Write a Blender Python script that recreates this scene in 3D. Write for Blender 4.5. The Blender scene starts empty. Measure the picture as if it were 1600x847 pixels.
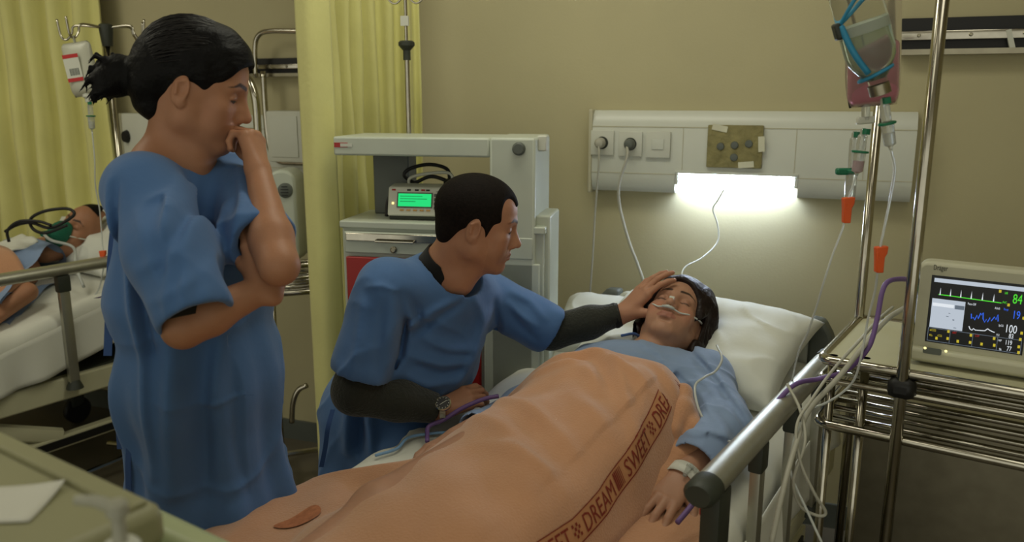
import bpy, bmesh, math, random
import numpy as np
from mathutils import Vector, Matrix, Euler
random.seed(7)
scene = bpy.context.scene
col = scene.collection

# ------------------------------------------------------------------ camera
F_PX, PITCH, CAM_H = 1270.0, math.radians(12.1), 1.50
cam_d = bpy.data.cameras.new('camera'); cam = bpy.data.objects.new('camera', cam_d); col.objects.link(cam)
cam.location = (0, 0, CAM_H); cam.rotation_euler = (math.pi / 2 - PITCH, 0, 0)
cam_d.sensor_width = 36.0; cam_d.lens = 36.0 * F_PX / 1600.0; cam_d.clip_start = 0.02
cam_d.dof.use_dof = True; cam_d.dof.focus_distance = 1.95; cam_d.dof.aperture_fstop = 3.4
scene.camera = cam
scene.cycles.use_denoising = True

# ------------------------------------------------------------------ world and light
world = bpy.data.worlds.new('world'); scene.world = world; world.use_nodes = True
world.node_tree.nodes['Background'].inputs[0].default_value = (1.0, .98, .82, 1)
world.node_tree.nodes['Background'].inputs[1].default_value = 0.74

def area(name, loc, rot, sx, sy, power, color):
    l = bpy.data.lights.new(name, 'AREA'); l.shape = 'RECTANGLE'; l.size = sx; l.size_y = sy
    l.energy = power; l.color = color
    o = bpy.data.objects.new(name, l); col.objects.link(o); o.location = loc; o.rotation_euler = rot
    return o
# ceiling troffers of the ward (dimmed), the nearest one behind the camera's left shoulder
area('ceiling_light_ward', (-0.55, 0.35, 2.66), (0, 0, math.radians(20)), 1.2, .55, 3, (1.0, .97, .80))
area('ceiling_light_bed', (0.95, 1.0, 2.66), (0, 0, math.radians(-20)), .6, 1.2, 4.0, (1.0, .97, .80))
area('ceiling_light_neighbour', (-2.2, 2.0, 2.66), (0, 0, math.radians(-20)), .6, 1.2, 13, (1.0, .96, .76))
area('ceiling_light_wall', (-.05, 2.05, 2.66), (0, 0, math.radians(-20)), 1.2, .3, 11.5, (1.0, .98, .80))
vs = scene.view_settings
vs.view_transform = 'Standard'; vs.look = 'None'; vs.gamma = 1.0; vs.use_curve_mapping = False
vs.exposure = 0.0

# ------------------------------------------------------------------ coordinates
def at(px, py, Y):
    xc = (px - 800) / F_PX; yc = -(py - 423.5) / F_PX
    d = Vector((xc, yc * math.sin(PITCH) + math.cos(PITCH), yc * math.cos(PITCH) - math.sin(PITCH)))
    return Vector((0, 0, CAM_H)) + d * (Y / d.y)
def atz(px, py, z):
    xc = (px - 800) / F_PX; yc = -(py - 423.5) / F_PX
    d = Vector((xc, yc * math.sin(PITCH) + math.cos(PITCH), yc * math.cos(PITCH) - math.sin(PITCH)))
    return Vector((0, 0, CAM_H)) + d * ((z - CAM_H) / d.z)
BED_A = math.radians(34)                       # the beds stand askew to the wall
A2 = Vector((math.sin(BED_A), math.cos(BED_A), 0)); U2 = Vector((math.cos(BED_A), -math.sin(BED_A), 0))
BED_O = Vector((.60, 2.47, 0))
def B(u, v, z): return BED_O + U2 * u + A2 * v + Vector((0, 0, z))   # bed coordinates: across, towards the head, up
BED_M = Matrix.Translation(BED_O) @ Matrix.Rotation(-BED_A, 4, 'Z')
WALL_A = math.radians(20)
W_D = Vector((math.cos(WALL_A), -math.sin(WALL_A), 0)); W_N = Vector((-math.sin(WALL_A), -math.cos(WALL_A), 0))
W_O = Vector((.30, 2.95, 0))
def W(s, z, out=0): return W_O + W_D * s + W_N * out + Vector((0, 0, z))   # wall coordinates: along, up, out from wall
WALL_M = Matrix.Translation(W_O) @ Matrix.Rotation(-WALL_A, 4, 'Z')         # local x along, -y out, z up
def wall_at(px, py):
    """the (along, up) place on the back wall seen at a photograph pixel"""
    d = at(px, py, 1.0) - Vector((0, 0, CAM_H)); n = W_N
    t = (W_O - Vector((0, 0, CAM_H))).dot(Vector((n.x, n.y, 0))) / d.dot(Vector((n.x, n.y, 0)))
    p = Vector((0, 0, CAM_H)) + d * t
    return (p - W_O).dot(W_D), p.z

# ------------------------------------------------------------------ materials
def srgb(h):
    if isinstance(h, str):
        h = h.lstrip('#'); c = [int(h[i:i + 2], 16) / 255 for i in (0, 2, 4)]
    else: c = list(h)
    return tuple((x / 12.92 if x <= .04045 else ((x + .055) / 1.055) ** 2.4) for x in c) + (1.0,)
MATS = {}
def mat(name, color, rough=.5, metal=0., var=.0, vscale=8., bump=0., bscale=40., stretch=(1, 1, 1), trans=0., ior=1.45,
        emit=None, estr=0., attr=False, sheen=0., alpha=1., sss=0., spec=None, detail=3., crease=0., cscale=6.):
    if name in MATS: return MATS[name]
    m = bpy.data.materials.new(name); m.use_nodes = True; nt = m.node_tree; N, L = nt.nodes, nt.links
    b = N['Principled BSDF']; c = srgb(color)
    b.inputs['Base Color'].default_value = c; b.inputs['Roughness'].default_value = rough
    b.inputs['Metallic'].default_value = metal; b.inputs['Transmission Weight'].default_value = trans
    b.inputs['IOR'].default_value = ior; b.inputs['Alpha'].default_value = alpha
    if spec is not None: b.inputs['Specular IOR Level'].default_value = spec
    if sheen: b.inputs['Sheen Weight'].default_value = sheen
    if sss:
        b.inputs['Subsurface Weight'].default_value = sss; b.inputs['Subsurface Radius'].default_value = (.012, .005, .003)
        b.inputs['Subsurface Scale'].default_value = .6
    if emit: b.inputs['Emission Color'].default_value = srgb(emit); b.inputs['Emission Strength'].default_value = estr
    if var or bump:
        tc = N.new('ShaderNodeTexCoord'); mp = N.new('ShaderNodeMapping'); mp.inputs['Scale'].default_value = stretch
        L.new(tc.outputs['Object'], mp.inputs[0])
    src = None
    if attr:
        a = N.new('ShaderNodeAttribute'); a.attribute_name = 'Col'; src = a.outputs['Color']
        L.new(src, b.inputs['Base Color'])
    if var:
        n = N.new('ShaderNodeTexNoise'); n.inputs['Scale'].default_value = vscale; n.inputs['Detail'].default_value = 5
        L.new(mp.outputs[0], n.inputs['Vector'])
        r = N.new('ShaderNodeMapRange'); r.inputs['From Min'].default_value = .3; r.inputs['From Max'].default_value = .7
        r.inputs['To Min'].default_value = 1 - var; r.inputs['To Max'].default_value = 1 + var * .6
        L.new(n.outputs['Fac'], r.inputs['Value'])
        x = N.new('ShaderNodeVectorMath'); x.operation = 'SCALE'
        if src: L.new(src, x.inputs[0])
        else: x.inputs[0].default_value = c[:3]
        L.new(r.outputs[0], x.inputs['Scale']); L.new(x.outputs[0], b.inputs['Base Color'])
    if bump:
        n2 = N.new('ShaderNodeTexNoise'); n2.inputs['Scale'].default_value = bscale; n2.inputs['Detail'].default_value = detail
        L.new(mp.outputs[0], n2.inputs['Vector'])
        bp = N.new('ShaderNodeBump'); bp.inputs['Strength'].default_value = bump; bp.inputs['Distance'].default_value = .01
        L.new(n2.outputs['Fac'], bp.inputs['Height']); L.new(bp.outputs[0], b.inputs['Normal'])
        if crease:
            n3 = N.new('ShaderNodeTexNoise'); n3.noise_type = 'RIDGED_MULTIFRACTAL'; n3.inputs['Scale'].default_value = cscale; n3.inputs['Detail'].default_value = 2.5
            n3.inputs['Distortion'].default_value = .6; L.new(mp.outputs[0], n3.inputs['Vector'])
            b3 = N.new('ShaderNodeBump'); b3.inputs['Strength'].default_value = crease; b3.inputs['Distance'].default_value = .012
            L.new(n3.outputs['Fac'], b3.inputs['Height']); L.new(b3.outputs[0], bp.inputs['Normal'])
    MATS[name] = m
    return m
def emission(name, color, strength):
    if name in MATS: return MATS[name]
    m = bpy.data.materials.new(name); m.use_nodes = True; nt = m.node_tree; nt.nodes.clear()
    e = nt.nodes.new('ShaderNodeEmission'); o = nt.nodes.new('ShaderNodeOutputMaterial')
    e.inputs[0].default_value = srgb(color); e.inputs[1].default_value = strength
    nt.links.new(e.outputs[0], o.inputs[0]); MATS[name] = m
    return m

M_WALL = mat('wall_paint', '#b5ad89', .75, var=.05, vscale=2.2, bump=.05, bscale=120)
M_FLOOR = mat('floor_vinyl', '#6b6454', .35, var=.1, vscale=6)
M_CEIL = mat('ceiling_paint', '#b8b2a0', .9, bump=.05, bscale=60)
M_PANEL = mat('panel_white', '#c9cbc0', .35, var=.03, vscale=5)
M_PANEL2 = mat('panel_edge', '#b9b49a', .4, var=.03)
M_CHROME = mat('chrome', '#b9b4a6', .16, 1., var=.12, vscale=30)
M_STEEL = mat('brushed_steel', '#a09a86', .32, 1., var=.12, vscale=20)
M_ALU = mat('aluminium', '#b6b5a8', .38, .85, var=.06, vscale=30)
M_BLACK = mat('black_plastic', '#141414', .45, var=.1)
M_DARK = mat('dark_grey_plastic', '#33372f', .5, var=.12, vscale=20)
M_GREYP = mat('grey_plastic', '#5b605a', .45, var=.06)
M_WHITEP = mat('white_plastic', '#c8c9bd', .38, var=.04)
M_CREAM = mat('cream_enamel', '#c0bd9e', .35, var=.04, vscale=12)
M_CARTW = mat('cart_white', '#bcc2b4', .38, var=.04, vscale=10)
M_RED = mat('red_enamel', '#a5201c', .35, var=.06)
M_SHEET = mat('white_sheet', '#d3d3c8', .85, bump=.2, bscale=14, var=.03, sheen=.2, crease=.4, cscale=4)
M_PILLOW = mat('pillow_cotton', '#d9dbd2', .85, bump=.2, bscale=16, sheen=.2, crease=.9, cscale=5)
M_GOWN = mat('blue_gown', '#466a9c', .8, var=.05, vscale=7, bump=.25, bscale=18, sheen=.15, crease=.9, cscale=5)
M_PGOWN = mat('pale_blue_gown', '#7f94b6', .8, var=.05, vscale=9, bump=.25, bscale=22, sheen=.15, crease=.8, cscale=7)
M_CURT = mat('yellow_curtain', '#d6d28c', .85, var=.06, vscale=6, bump=.12, bscale=60, sheen=.2)
M_BLANK = mat('peach_blanket', '#b98764', .95, var=.06, vscale=10, bump=.22, bscale=220, sheen=.4)
M_PRINT = mat('red_woven_print', '#7d2c1c', .9, var=.2, vscale=120)
M_SKIN = mat('skin', '#a5775a', .5, attr=True, var=.06, vscale=30, bump=.05, bscale=200, sss=.12, spec=.35)
M_HAIR = mat('black_hair', '#090808', .6, var=.4, vscale=25, bump=.5, bscale=60, stretch=(1, .25, 1), spec=.18)
M_HAIRB = mat('dark_brown_hair', '#1d110d', .5, var=.4, vscale=25, bump=.5, bscale=60, spec=.3)
M_SHORTH = mat('short_black_hair', '#17110e', .75, var=.5, vscale=140, bump=.25, bscale=300, spec=.15)
M_TUBE = mat('clear_tubing', '#d8dcd8', .2, trans=.35, var=.02)
M_PURPLE = mat('purple_cable', '#6b5187', .5, var=.05)
M_LBLUE = mat('light_blue_tube', '#7fa6cf', .4, var=.05)
M_CORD = mat('grey_cord', '#a8a698', .5, var=.05)
M_BLKCORD = mat('black_cord', '#101010', .5, var=.05)
M_ORANGE = mat('orange_plastic', '#d9561a', .4, var=.05)
M_GREEN = mat('green_plastic', '#0f6b4a', .4, var=.05)
M_GLASS = mat('clear_glass', '#f2f6f0', .04, trans=1., ior=1.2, var=.01)
M_CLEARP = mat('clear_plastic', '#e3e6e2', .18, trans=.75, ior=1.25, var=.02)

# ------------------------------------------------------------------ object helpers
def tag(o, label=None, cat=None, group=None, kind=None):
    if label: o['label'] = label
    if cat: o['category'] = cat
    if group: o['group'] = group
    if kind: o['kind'] = kind
    return o
def thing(name, label, cat, M=None, group=None):
    o = bpy.data.objects.new(name, None); col.objects.link(o); o.empty_display_size = .05
    if M is not None: o.matrix_world = M
    return tag(o, label, cat, group)
def link(name, me, material, parent=None, smooth=True, M=None):
    """mesh given in the parent's local space (or in world space if there is no parent)"""
    o = bpy.data.objects.new(name, me); col.objects.link(o)
    if material is not None:
        for m in (material if isinstance(material, (list, tuple)) else [material]): me.materials.append(m)
    if smooth: me.polygons.foreach_set('use_smooth', [True] * len(me.polygons))
    if M is not None: o.matrix_local = M
    if parent is not None: o.parent = parent
    me.update()
    return o
def add_mod(o, t, **k):
    m = o.modifiers.new(t.lower(), t)
    for a, v in k.items(): setattr(m, a, v)
    return m

class MB:
    """collects simple solids into one mesh"""
    def __init__(s): s.v, s.f, s.m = [], [], []
    def add(s, vs, fs, mi=0):
        o = len(s.v); s.v += [tuple(x) for x in vs]; s.f += [tuple(i + o for i in f) for f in fs]; s.m += [mi] * len(fs)
        return s
    def box(s, c, size, R=None, mi=0, bev=0.):
        bm = bmesh.new(); bmesh.ops.create_cube(bm, size=1)
        bmesh.ops.scale(bm, vec=size, verts=bm.verts)
        if bev: bmesh.ops.bevel(bm, geom=bm.edges[:], offset=bev, segments=2, affect='EDGES', profile=.6)
        M = Matrix.Translation(c) @ (R.to_4x4() if R is not None else Matrix())
        bmesh.ops.transform(bm, matrix=M, verts=bm.verts)
        bm.verts.index_update()
        s.add([v.co[:] for v in bm.verts], [[v.index for v in f.verts] for f in bm.faces], mi); bm.free()
        return s
    def tube(s, pts, r, seg=10, mi=0, caps=True, flat=None):
        pts = [Vector(p) for p in pts]; n = len(pts)
        rs = r if isinstance(r, (list, tuple)) else [r] * n
        T = []
        for i in range(n):
            a = pts[max(i - 1, 0)]; b = pts[min(i + 1, n - 1)]; t = (b - a)
            T.append(t.normalized() if t.length > 1e-9 else Vector((0, 0, 1)))
        up = Vector((0, 0, 1)) if abs(T[0].z) < .9 else Vector((1, 0, 0))
        nrm = (up - T[0] * up.dot(T[0])).normalized(); vs = []; fs = []
        for i in range(n):
            nrm = (nrm - T[i] * nrm.dot(T[i])).normalized(); bi = T[i].cross(nrm)
            for k in range(seg):
                a = 2 * math.pi * k / seg; ca, sa = math.cos(a), math.sin(a)
                if flat: ca *= flat
                vs.append(pts[i] + (nrm * ca + bi * sa) * rs[i])
        for i in range(n - 1):
            for k in range(seg):
                k2 = (k + 1) % seg
                fs.append((i * seg + k, i * seg + k2, (i + 1) * seg + k2, (i + 1) * seg + k))
        if caps: fs += [tuple(reversed(range(seg))), tuple(range((n - 1) * seg, n * seg))]
        return s.add(vs, fs, mi)
    def lathe(s, prof, M=None, seg=20, mi=0):
        M = M or Matrix(); vs = []; fs = []; n = len(prof)
        for r, z in prof:
            for k in range(seg):
                a = 2 * math.pi * k / seg; vs.append(M @ Vector((r * math.cos(a), r * math.sin(a), z)))
        for i in range(n - 1):
            for k in range(seg):
                k2 = (k + 1) % seg; fs.append((i * seg + k, i * seg + k2, (i + 1) * seg + k2, (i + 1) * seg + k))
        fs += [tuple(reversed(range(seg))), tuple(range((n - 1) * seg, n * seg))]
        return s.add(vs, fs, mi)
    def prism(s, outline, depth, M=None, mi=0):
        """outline in local xz, extruded along local y from 0 to depth"""
        M = M or Matrix(); n = len(outline)
        vs = [M @ Vector((x, 0, z)) for x, z in outline] + [M @ Vector((x, depth, z)) for x, z in outline]
        fs = [tuple(range(n)), tuple(reversed(range(n, 2 * n)))] + [(i, i + n, (i + 1) % n + n, (i + 1) % n) for i in range(n)]
        return s.add(vs, fs, mi)
    def mesh(s, name):
        me = bpy.data.meshes.new(name); me.from_pydata(s.v, [], s.f); me.polygons.foreach_set('material_index', s.m)
        bm = bmesh.new(); bm.from_mesh(me); bmesh.ops.recalc_face_normals(bm, faces=bm.faces[:]); bm.to_mesh(me); bm.free()
        return me
    def build(s, name, material, parent=None, smooth=False, bevel=0., auto=True):
        o = link(name, s.mesh(name), material, parent, smooth=smooth or auto)
        if auto and not smooth:
            o.data.set_sharp_from_angle(angle=math.radians(35))
        if bevel: add_mod(o, 'BEVEL', width=bevel, segments=2, limit_method='ANGLE', angle_limit=math.radians(40))
        return o
def rrect(x0, z0, x1, z1, r, n=4):
    out = []
    for cx, cz, a0 in ((x1 - r, z1 - r, 0), (x0 + r, z1 - r, 90), (x0 + r, z0 + r, 180), (x1 - r, z0 + r, 270)):
        for k in range(n + 1):
            a = math.radians(a0 + 90 * k / n); out.append((cx + r * math.cos(a), cz + r * math.sin(a)))
    return out
def spline(pts, n=8):
    """Catmull-Rom through the points"""
    P = [Vector(p) for p in pts]; P = [P[0] * 2 - P[1]] + P + [P[-1] * 2 - P[-2]]; out = []
    for i in range(1, len(P) - 2):
        a, b, c, d = P[i - 1:i + 3]
        for k in range(n):
            t = k / n
            out.append(.5 * ((2 * b) + (c - a) * t + (2 * a - 5 * b + 4 * c - d) * t * t + (3 * b - a - 3 * c + d) * t ** 3))
    out.append(P[-2]); return out
def cable(name, pts, r, material, label, cat, group=None, parent=None, n=8, seg=8):
    o = MB().tube(spline(pts, n), r, seg).build(name, material, parent, smooth=True)
    if parent is None: tag(o, label, cat, group)
    return o
def grid_mesh(name, nu, nv, fn):
    vs = [fn(i / nu, j / nv) for j in range(nv + 1) for i in range(nu + 1)]
    fs = [(j * (nu + 1) + i, j * (nu + 1) + i + 1, (j + 1) * (nu + 1) + i + 1, (j + 1) * (nu + 1) + i) for j in range(nv) for i in range(nu)]
    me = bpy.data.meshes.new(name); me.from_pydata([tuple(v) for v in vs], [], fs); return me
def text_mesh(txt, size, extrude=0., res=3):
    c = bpy.data.curves.new('lettering', 'FONT'); c.body = txt; c.size = size; c.extrude = extrude; c.resolution_u = res
    c.align_x = 'LEFT'
    o = bpy.data.objects.new('lettering', c); col.objects.link(o)
    dg = bpy.context.evaluated_depsgraph_get(); me = bpy.data.meshes.new_from_object(o.evaluated_get(dg))
    bpy.data.objects.remove(o); bpy.data.curves.remove(c); return me

# ------------------------------------------------------------------ implicit surfaces
class Field:
    def __init__(s, lo, hi, h):
        s.lo = np.array(lo, float); s.h = h
        n = [int(math.ceil((hi[i] - lo[i]) / h)) + 1 for i in range(3)]
        s.ax = [(s.lo[i] + h * np.arange(n[i])).astype(np.float32) for i in range(3)]
        s.D = np.full(n, .25, np.float32)
    def sl(s, lo, hi):
        r = []
        for i in range(3):
            a = max(0, int((lo[i] - s.lo[i]) / s.h) - 1); b = min(s.D.shape[i], int((hi[i] - s.lo[i]) / s.h) + 3)
            if b <= a: return None
            r.append(slice(a, b))
        return tuple(r)
    def pts(s, q): return s.ax[0][q[0]][:, None, None], s.ax[1][q[1]][None, :, None], s.ax[2][q[2]][None, None, :]
    def comb(s, q, d, k, op):
        d = d.astype(np.float32); D = s.D[q]
        if op == 's': a, b = -D, d
        elif op == 'i': a, b = -D, -d
        else: a, b = D, d
        if k > 0:
            hh = np.maximum(k - np.abs(a - b), 0) / k; r = np.minimum(a, b) - hh * hh * k * .25
        else: r = np.minimum(a, b)
        s.D[q] = -r if op in 'si' else r
    def cone(s, a, b, ra, rb=None, k=.01, op='u', side=None, q=1.):
        """capsule of varying radius; side/q flattens it along the direction side to q times the radius"""
        rb = ra if rb is None else rb
        a = np.array(a, np.float32); b = np.array(b, np.float32); ra, rb = float(ra), float(rb); m = max(ra, rb) * max(1, q) + k + 2 * s.h
        sl = s.sl(np.minimum(a, b) - m, np.maximum(a, b) + m)
        if sl is None: return s
        X, Y, Z = s.pts(sl); ab = b - a; L2 = max(ab @ ab, 1e-12)
        px, py, pz = X - a[0], Y - a[1], Z - a[2]
        t = np.clip((px * ab[0] + py * ab[1] + pz * ab[2]) / np.float32(L2), 0, 1)
        dx, dy, dz = px - t * ab[0], py - t * ab[1], pz - t * ab[2]
        r = ra + (rb - ra) * t
        if side is not None:
            n = np.array(side, float); n /= np.linalg.norm(n); c = dx * n[0] + dy * n[1] + dz * n[2]
            e = c * (1 / q - 1); dx, dy, dz = dx + e * n[0], dy + e * n[1], dz + e * n[2]
            d = (np.sqrt(dx * dx + dy * dy + dz * dz) - r) * min(1, q) ** .5
        else: d = np.sqrt(dx * dx + dy * dy + dz * dz) - r
        s.comb(sl, d, k, op); return s
    def ell(s, M, c, r, k=.01, op='u', rot=None):
        """ellipsoid with centre c and radii r in the frame M"""
        R = M.to_3x3()
        if rot is not None: R = R @ rot
        c = np.array(M @ Vector(c), np.float32); R = np.array(R, np.float32); sc = np.linalg.norm(R[:, 0]); R = R / sc; r = np.array(r, np.float32) * sc
        ext = np.sqrt(((R * r) ** 2).sum(1)) + k + 2 * s.h
        sl = s.sl(c - ext, c + ext)
        if sl is None: return s
        X, Y, Z = s.pts(sl); X, Y, Z = X - c[0], Y - c[1], Z - c[2]
        l = [(X * R[0, i] + Y * R[1, i] + Z * R[2, i]) / r[i] for i in range(3)]
        k0 = np.sqrt(l[0] ** 2 + l[1] ** 2 + l[2] ** 2)
        k1 = np.sqrt((l[0] / r[0]) ** 2 + (l[1] / r[1]) ** 2 + (l[2] / r[2]) ** 2)
        s.comb(sl, k0 * (k0 - 1) / np.maximum(k1, 1e-9), k, op); return s
    def plane(s, p, n, k=.004, op='i'):
        """keep what lies behind the plane (op i) or cut it (op s)"""
        p = np.array(p, float); n = np.array(n, float); n /= np.linalg.norm(n); sl = (slice(None),) * 3
        X, Y, Z = s.pts(sl); s.comb(sl, (X - p[0]) * n[0] + (Y - p[1]) * n[1] + (Z - p[2]) * n[2] + 0 * s.D, k, op); return s
    def disp(s, fn):
        sl = (slice(None),) * 3; X, Y, Z = s.pts(sl); s.D += fn(X, Y, Z).astype(np.float32); return s
    def mesh(s):
        D = s.D; S = D < 0; n = D.shape; sh = tuple(x - 1 for x in n)
        def cs(A, i, j, k): return A[i:i + sh[0], j:j + sh[1], k:k + sh[2]]
        cnt = np.zeros(sh, np.int8)
        for i in (0, 1):
            for j in (0, 1):
                for k in (0, 1): cnt += cs(S, i, j, k)
        act = (cnt > 0) & (cnt < 8); ci = np.argwhere(act); idx = np.full(sh, -1, np.int32); idx[act] = np.arange(len(ci))
        P = np.zeros((len(ci), 3)); W_ = np.zeros(len(ci)); I, J, K = ci.T
        for axis in range(3):
            for p in (0, 1):
                for q in (0, 1):
                    o0 = [p, q]; o0.insert(axis, 0); o1 = [p, q]; o1.insert(axis, 1)
                    d0 = D[I + o0[0], J + o0[1], K + o0[2]]; d1 = D[I + o1[0], J + o1[1], K + o1[2]]
                    cr = (d0 < 0) != (d1 < 0); t = np.where(cr, d0 / np.where(cr, d0 - d1, 1), 0)
                    o = np.array(o0, float)[None] + t[:, None] * (np.array(o1) - np.array(o0))[None]
                    P += o * cr[:, None]; W_ += cr
        V = s.lo + s.h * (ci + P / np.maximum(W_, 1)[:, None]); Q = []
        for axis in range(3):
            s0 = [slice(None)] * 3; s1 = [slice(None)] * 3; s0[axis] = slice(0, -1); s1[axis] = slice(1, None)
            A_, B_ = S[tuple(s0)], S[tuple(s1)]; e = np.argwhere(A_ != B_)
            o1, o2 = [a for a in range(3) if a != axis]
            e = e[(e[:, o1] > 0) & (e[:, o2] > 0) & (e[:, o1] < n[o1] - 1) & (e[:, o2] < n[o2] - 1)]
            c = []
            for a, b in ((-1, -1), (0, -1), (0, 0), (-1, 0)):
                g = e.copy(); g[:, o1] += a; g[:, o2] += b; c.append(idx[g[:, 0], g[:, 1], g[:, 2]])
            c = np.stack(c, 1); ins = A_[e[:, 0], e[:, 1], e[:, 2]]
            if axis == 1: ins = ~ins
            c[~ins] = c[~ins][:, ::-1]; Q.append(c)
        Q = np.concatenate(Q); Q = Q[(Q >= 0).all(1)]
        return V, Q
def smooth_verts(V, Q, it=1, lam=.5):
    for _ in range(it):
        acc = np.zeros_like(V); cnt = np.zeros(len(V))
        for a in range(4):
            for b in (1, 3):
                np.add.at(acc, Q[:, a], V[Q[:, (a + b) % 4]]); np.add.at(cnt, Q[:, a], 1)
        V = V + lam * (acc / np.maximum(cnt, 1)[:, None] - V)
    return V
def vq_mesh(name, V, Q, colors=None):
    me = bpy.data.meshes.new(name); me.vertices.add(len(V)); me.vertices.foreach_set('co', np.ascontiguousarray(V, np.float32).ravel())
    me.loops.add(Q.size); me.loops.foreach_set('vertex_index', np.ascontiguousarray(Q, np.int32).ravel())
    me.polygons.add(len(Q)); me.polygons.foreach_set('loop_start', np.arange(0, Q.size, 4, dtype=np.int32))
    me.update(calc_edges=True); me.validate()
    if colors is not None:
        a = me.attributes.new('Col', 'FLOAT_COLOR', 'POINT'); c = np.ones((len(V), 4), np.float32); c[:, :3] = colors
        a.data.foreach_set('color', c.ravel())
    return me
FOLD = 1.5
def folds(F, lst, yc=None):
    """cloth folds that follow whatever surface is there: (polyline, height, width); negative heights are valleys"""
    for pts, amp, w in lst:
        P = [np.array(tuple(p), np.float32) for p in pts]; A_ = np.stack(P); m = 2.6 * w
        sl = F.sl((A_[:, 0].min() - m, -9, A_[:, 2].min() - m), (A_[:, 0].max() + m, A_[:, 1].max() + .10 if yc is None else yc, A_[:, 2].max() + m))
        if sl is None: continue
        X, Y, Z = F.pts(sl); best = None; n = len(P) - 1
        for i in range(n):
            ax_, az = P[i][0], P[i][2]; dx, dz = P[i + 1][0] - ax_, P[i + 1][2] - az
            t = np.clip(((X - ax_) * dx + (Z - az) * dz) / (dx * dx + dz * dz + 1e-9), 0, 1)
            d = np.sqrt((X - ax_ - t * dx) ** 2 + (Z - az - t * dz) ** 2); tt = (i + t) / n
            e = np.exp(-(d / w) ** 2) * np.sqrt(np.clip(np.sin(np.pi * (.06 + .88 * tt)), 0, 1))
            best = e if best is None else np.maximum(best, e)
        F.D[sl] -= (FOLD * amp * best).astype(np.float32) * np.ones_like(F.D[sl])
def ridged(n, p=3): return lambda X, Y, Z: (1 - np.minimum(1, np.abs(n(X, Y, Z)) * 1.3)) ** p
def wob(seed, n, kmin, kmax, dirw=(1, 1, 1)):
    """smooth random function of position: a sum of plane waves"""
    r = np.random.RandomState(seed); K = r.normal(size=(n, 3)) * np.array(dirw); K /= np.linalg.norm(K, axis=1)[:, None]
    K *= r.uniform(kmin, kmax, n)[:, None]; ph = r.uniform(0, 6.28, n)
    return lambda X, Y, Z: sum(np.sin(K[i, 0] * X + K[i, 1] * Y + K[i, 2] * Z + ph[i]) for i in range(n)) / math.sqrt(n)
# ================================================================== the room
def wbox(s0, s1, z0, z1, o0, o1, mb=None, bev=0.):
    mb = mb or MB(); return mb.box(((s0 + s1) / 2, -(o0 + o1) / 2, (z0 + z1) / 2), (s1 - s0, abs(o1 - o0), z1 - z0), bev=bev)
def world_link(o, M): o.matrix_world = M; return o
o = wbox(-4.2, 2.6, 0, 2.7, -.12, 0).build('wall_back', M_WALL); world_link(o, WALL_M); tag(o, 'plain beige painted wall behind the beds', kind='structure')
o = wbox(2.5, 2.6, 0, 2.7, 0, 3.2).build('wall_right', M_WALL); world_link(o, WALL_M); tag(o, 'beige side wall of the ward', kind='structure')
o = wbox(-4.2, -4.1, 0, 2.7, 0, 4.5).build('wall_left', M_WALL); world_link(o, WALL_M); tag(o, 'beige far side wall of the ward', kind='structure')
o = wbox(-4.2, 2.6, -.1, 0, -.12, 4.5).build('floor', M_FLOOR); world_link(o, WALL_M); tag(o, 'dull grey brown vinyl floor', kind='structure')
o = wbox(-4.2, 2.6, 2.7, 2.8, -.12, 4.5).build('ceiling', M_CEIL); world_link(o, WALL_M); tag(o, 'pale ward ceiling', kind='structure')
o = wbox(-4.1, 2.5, 0, .09, 0, .012).build('baseboard_back', M_GREYP); world_link(o, WALL_M); tag(o, 'grey skirting along the back wall', kind='structure')

# ------------------------------------------------------------------ curtains
def curtain(name, path, zt, zb, npl, amp, label, seed, sharp=.6, flat_until=0., mb_=None):
    r = random.Random(seed); P = spline(path, 24); n = len(P) - 1
    L = [0.]
    for i in range(n): L.append(L[-1] + (P[i + 1] - P[i]).length)
    tot = L[-1]; ph = [r.uniform(-.5, .5) for _ in range(npl + 3)]; am = [r.uniform(.55, 1.25) for _ in range(npl + 3)]
    NU, NV = npl * 14, 26
    def pos(t):
        d = t * tot
        for i in range(n):
            if L[i + 1] >= d or i == n - 1:
                f = (d - L[i]) / max(L[i + 1] - L[i], 1e-9); T = (P[i + 1] - P[i]).normalized(); return P[i].lerp(P[i + 1], f), Vector((T.y, -T.x, 0))
    pre = [pos(i / NU) for i in range(NU + 1)]
    def fn(a, b):
        i = round(a * NU); p, N_ = pre[i]; z = zb + (zt - zb) * b
        x = a * npl; k = int(x); w = am[min(k, npl)] * (1 - (x - k)) + am[min(k + 1, npl)] * (x - k)
        sway = .35 * math.sin(2.1 * (1 - b) + ph[min(k, npl)] * 3)
        s_ = math.sin(2 * math.pi * x + sway * (1 - b)); s_ = math.copysign(abs(s_) ** sharp, s_)
        m = 0 if a < flat_until else 1
        off = amp * w * s_ * (.75 + .35 * (1 - b)) * m + .006 * math.sin(9 * z + 13 * a)
        if not m: off = .012 * math.sin(a / max(flat_until, 1e-6) * math.pi)
        return p + N_ * off + Vector((0, 0, z))
    o = link(name, grid_mesh(name, NU, NV, fn), M_CURT)
    add_mod(o, 'SOLIDIFY', thickness=.003, offset=0)
    return tag(o, label, 'curtain', 'yellow ward curtains')
def fl(v): return Vector((v[0], v[1], 0))
curtain('ward_curtain', [fl(W(-3.45, 0, .3)), fl(W(-2.9, 0, .22)), fl(W(-2.45, 0, .16)), fl(W(-2.12, 0, .12))], 2.6, .2, 11, .05,
        'long yellow pleated curtain behind the neighbouring bed and drip bag', 3)
curtain('ward_curtain', [fl(at(476, 300, 2.58)), fl(at(500, 300, 2.545)), fl(at(526, 300, 2.58))], 2.6, .25, 1, .0,
        'flat yellow curtain end hanging between the woman and the drawer trolley', 4, flat_until=2)
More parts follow.
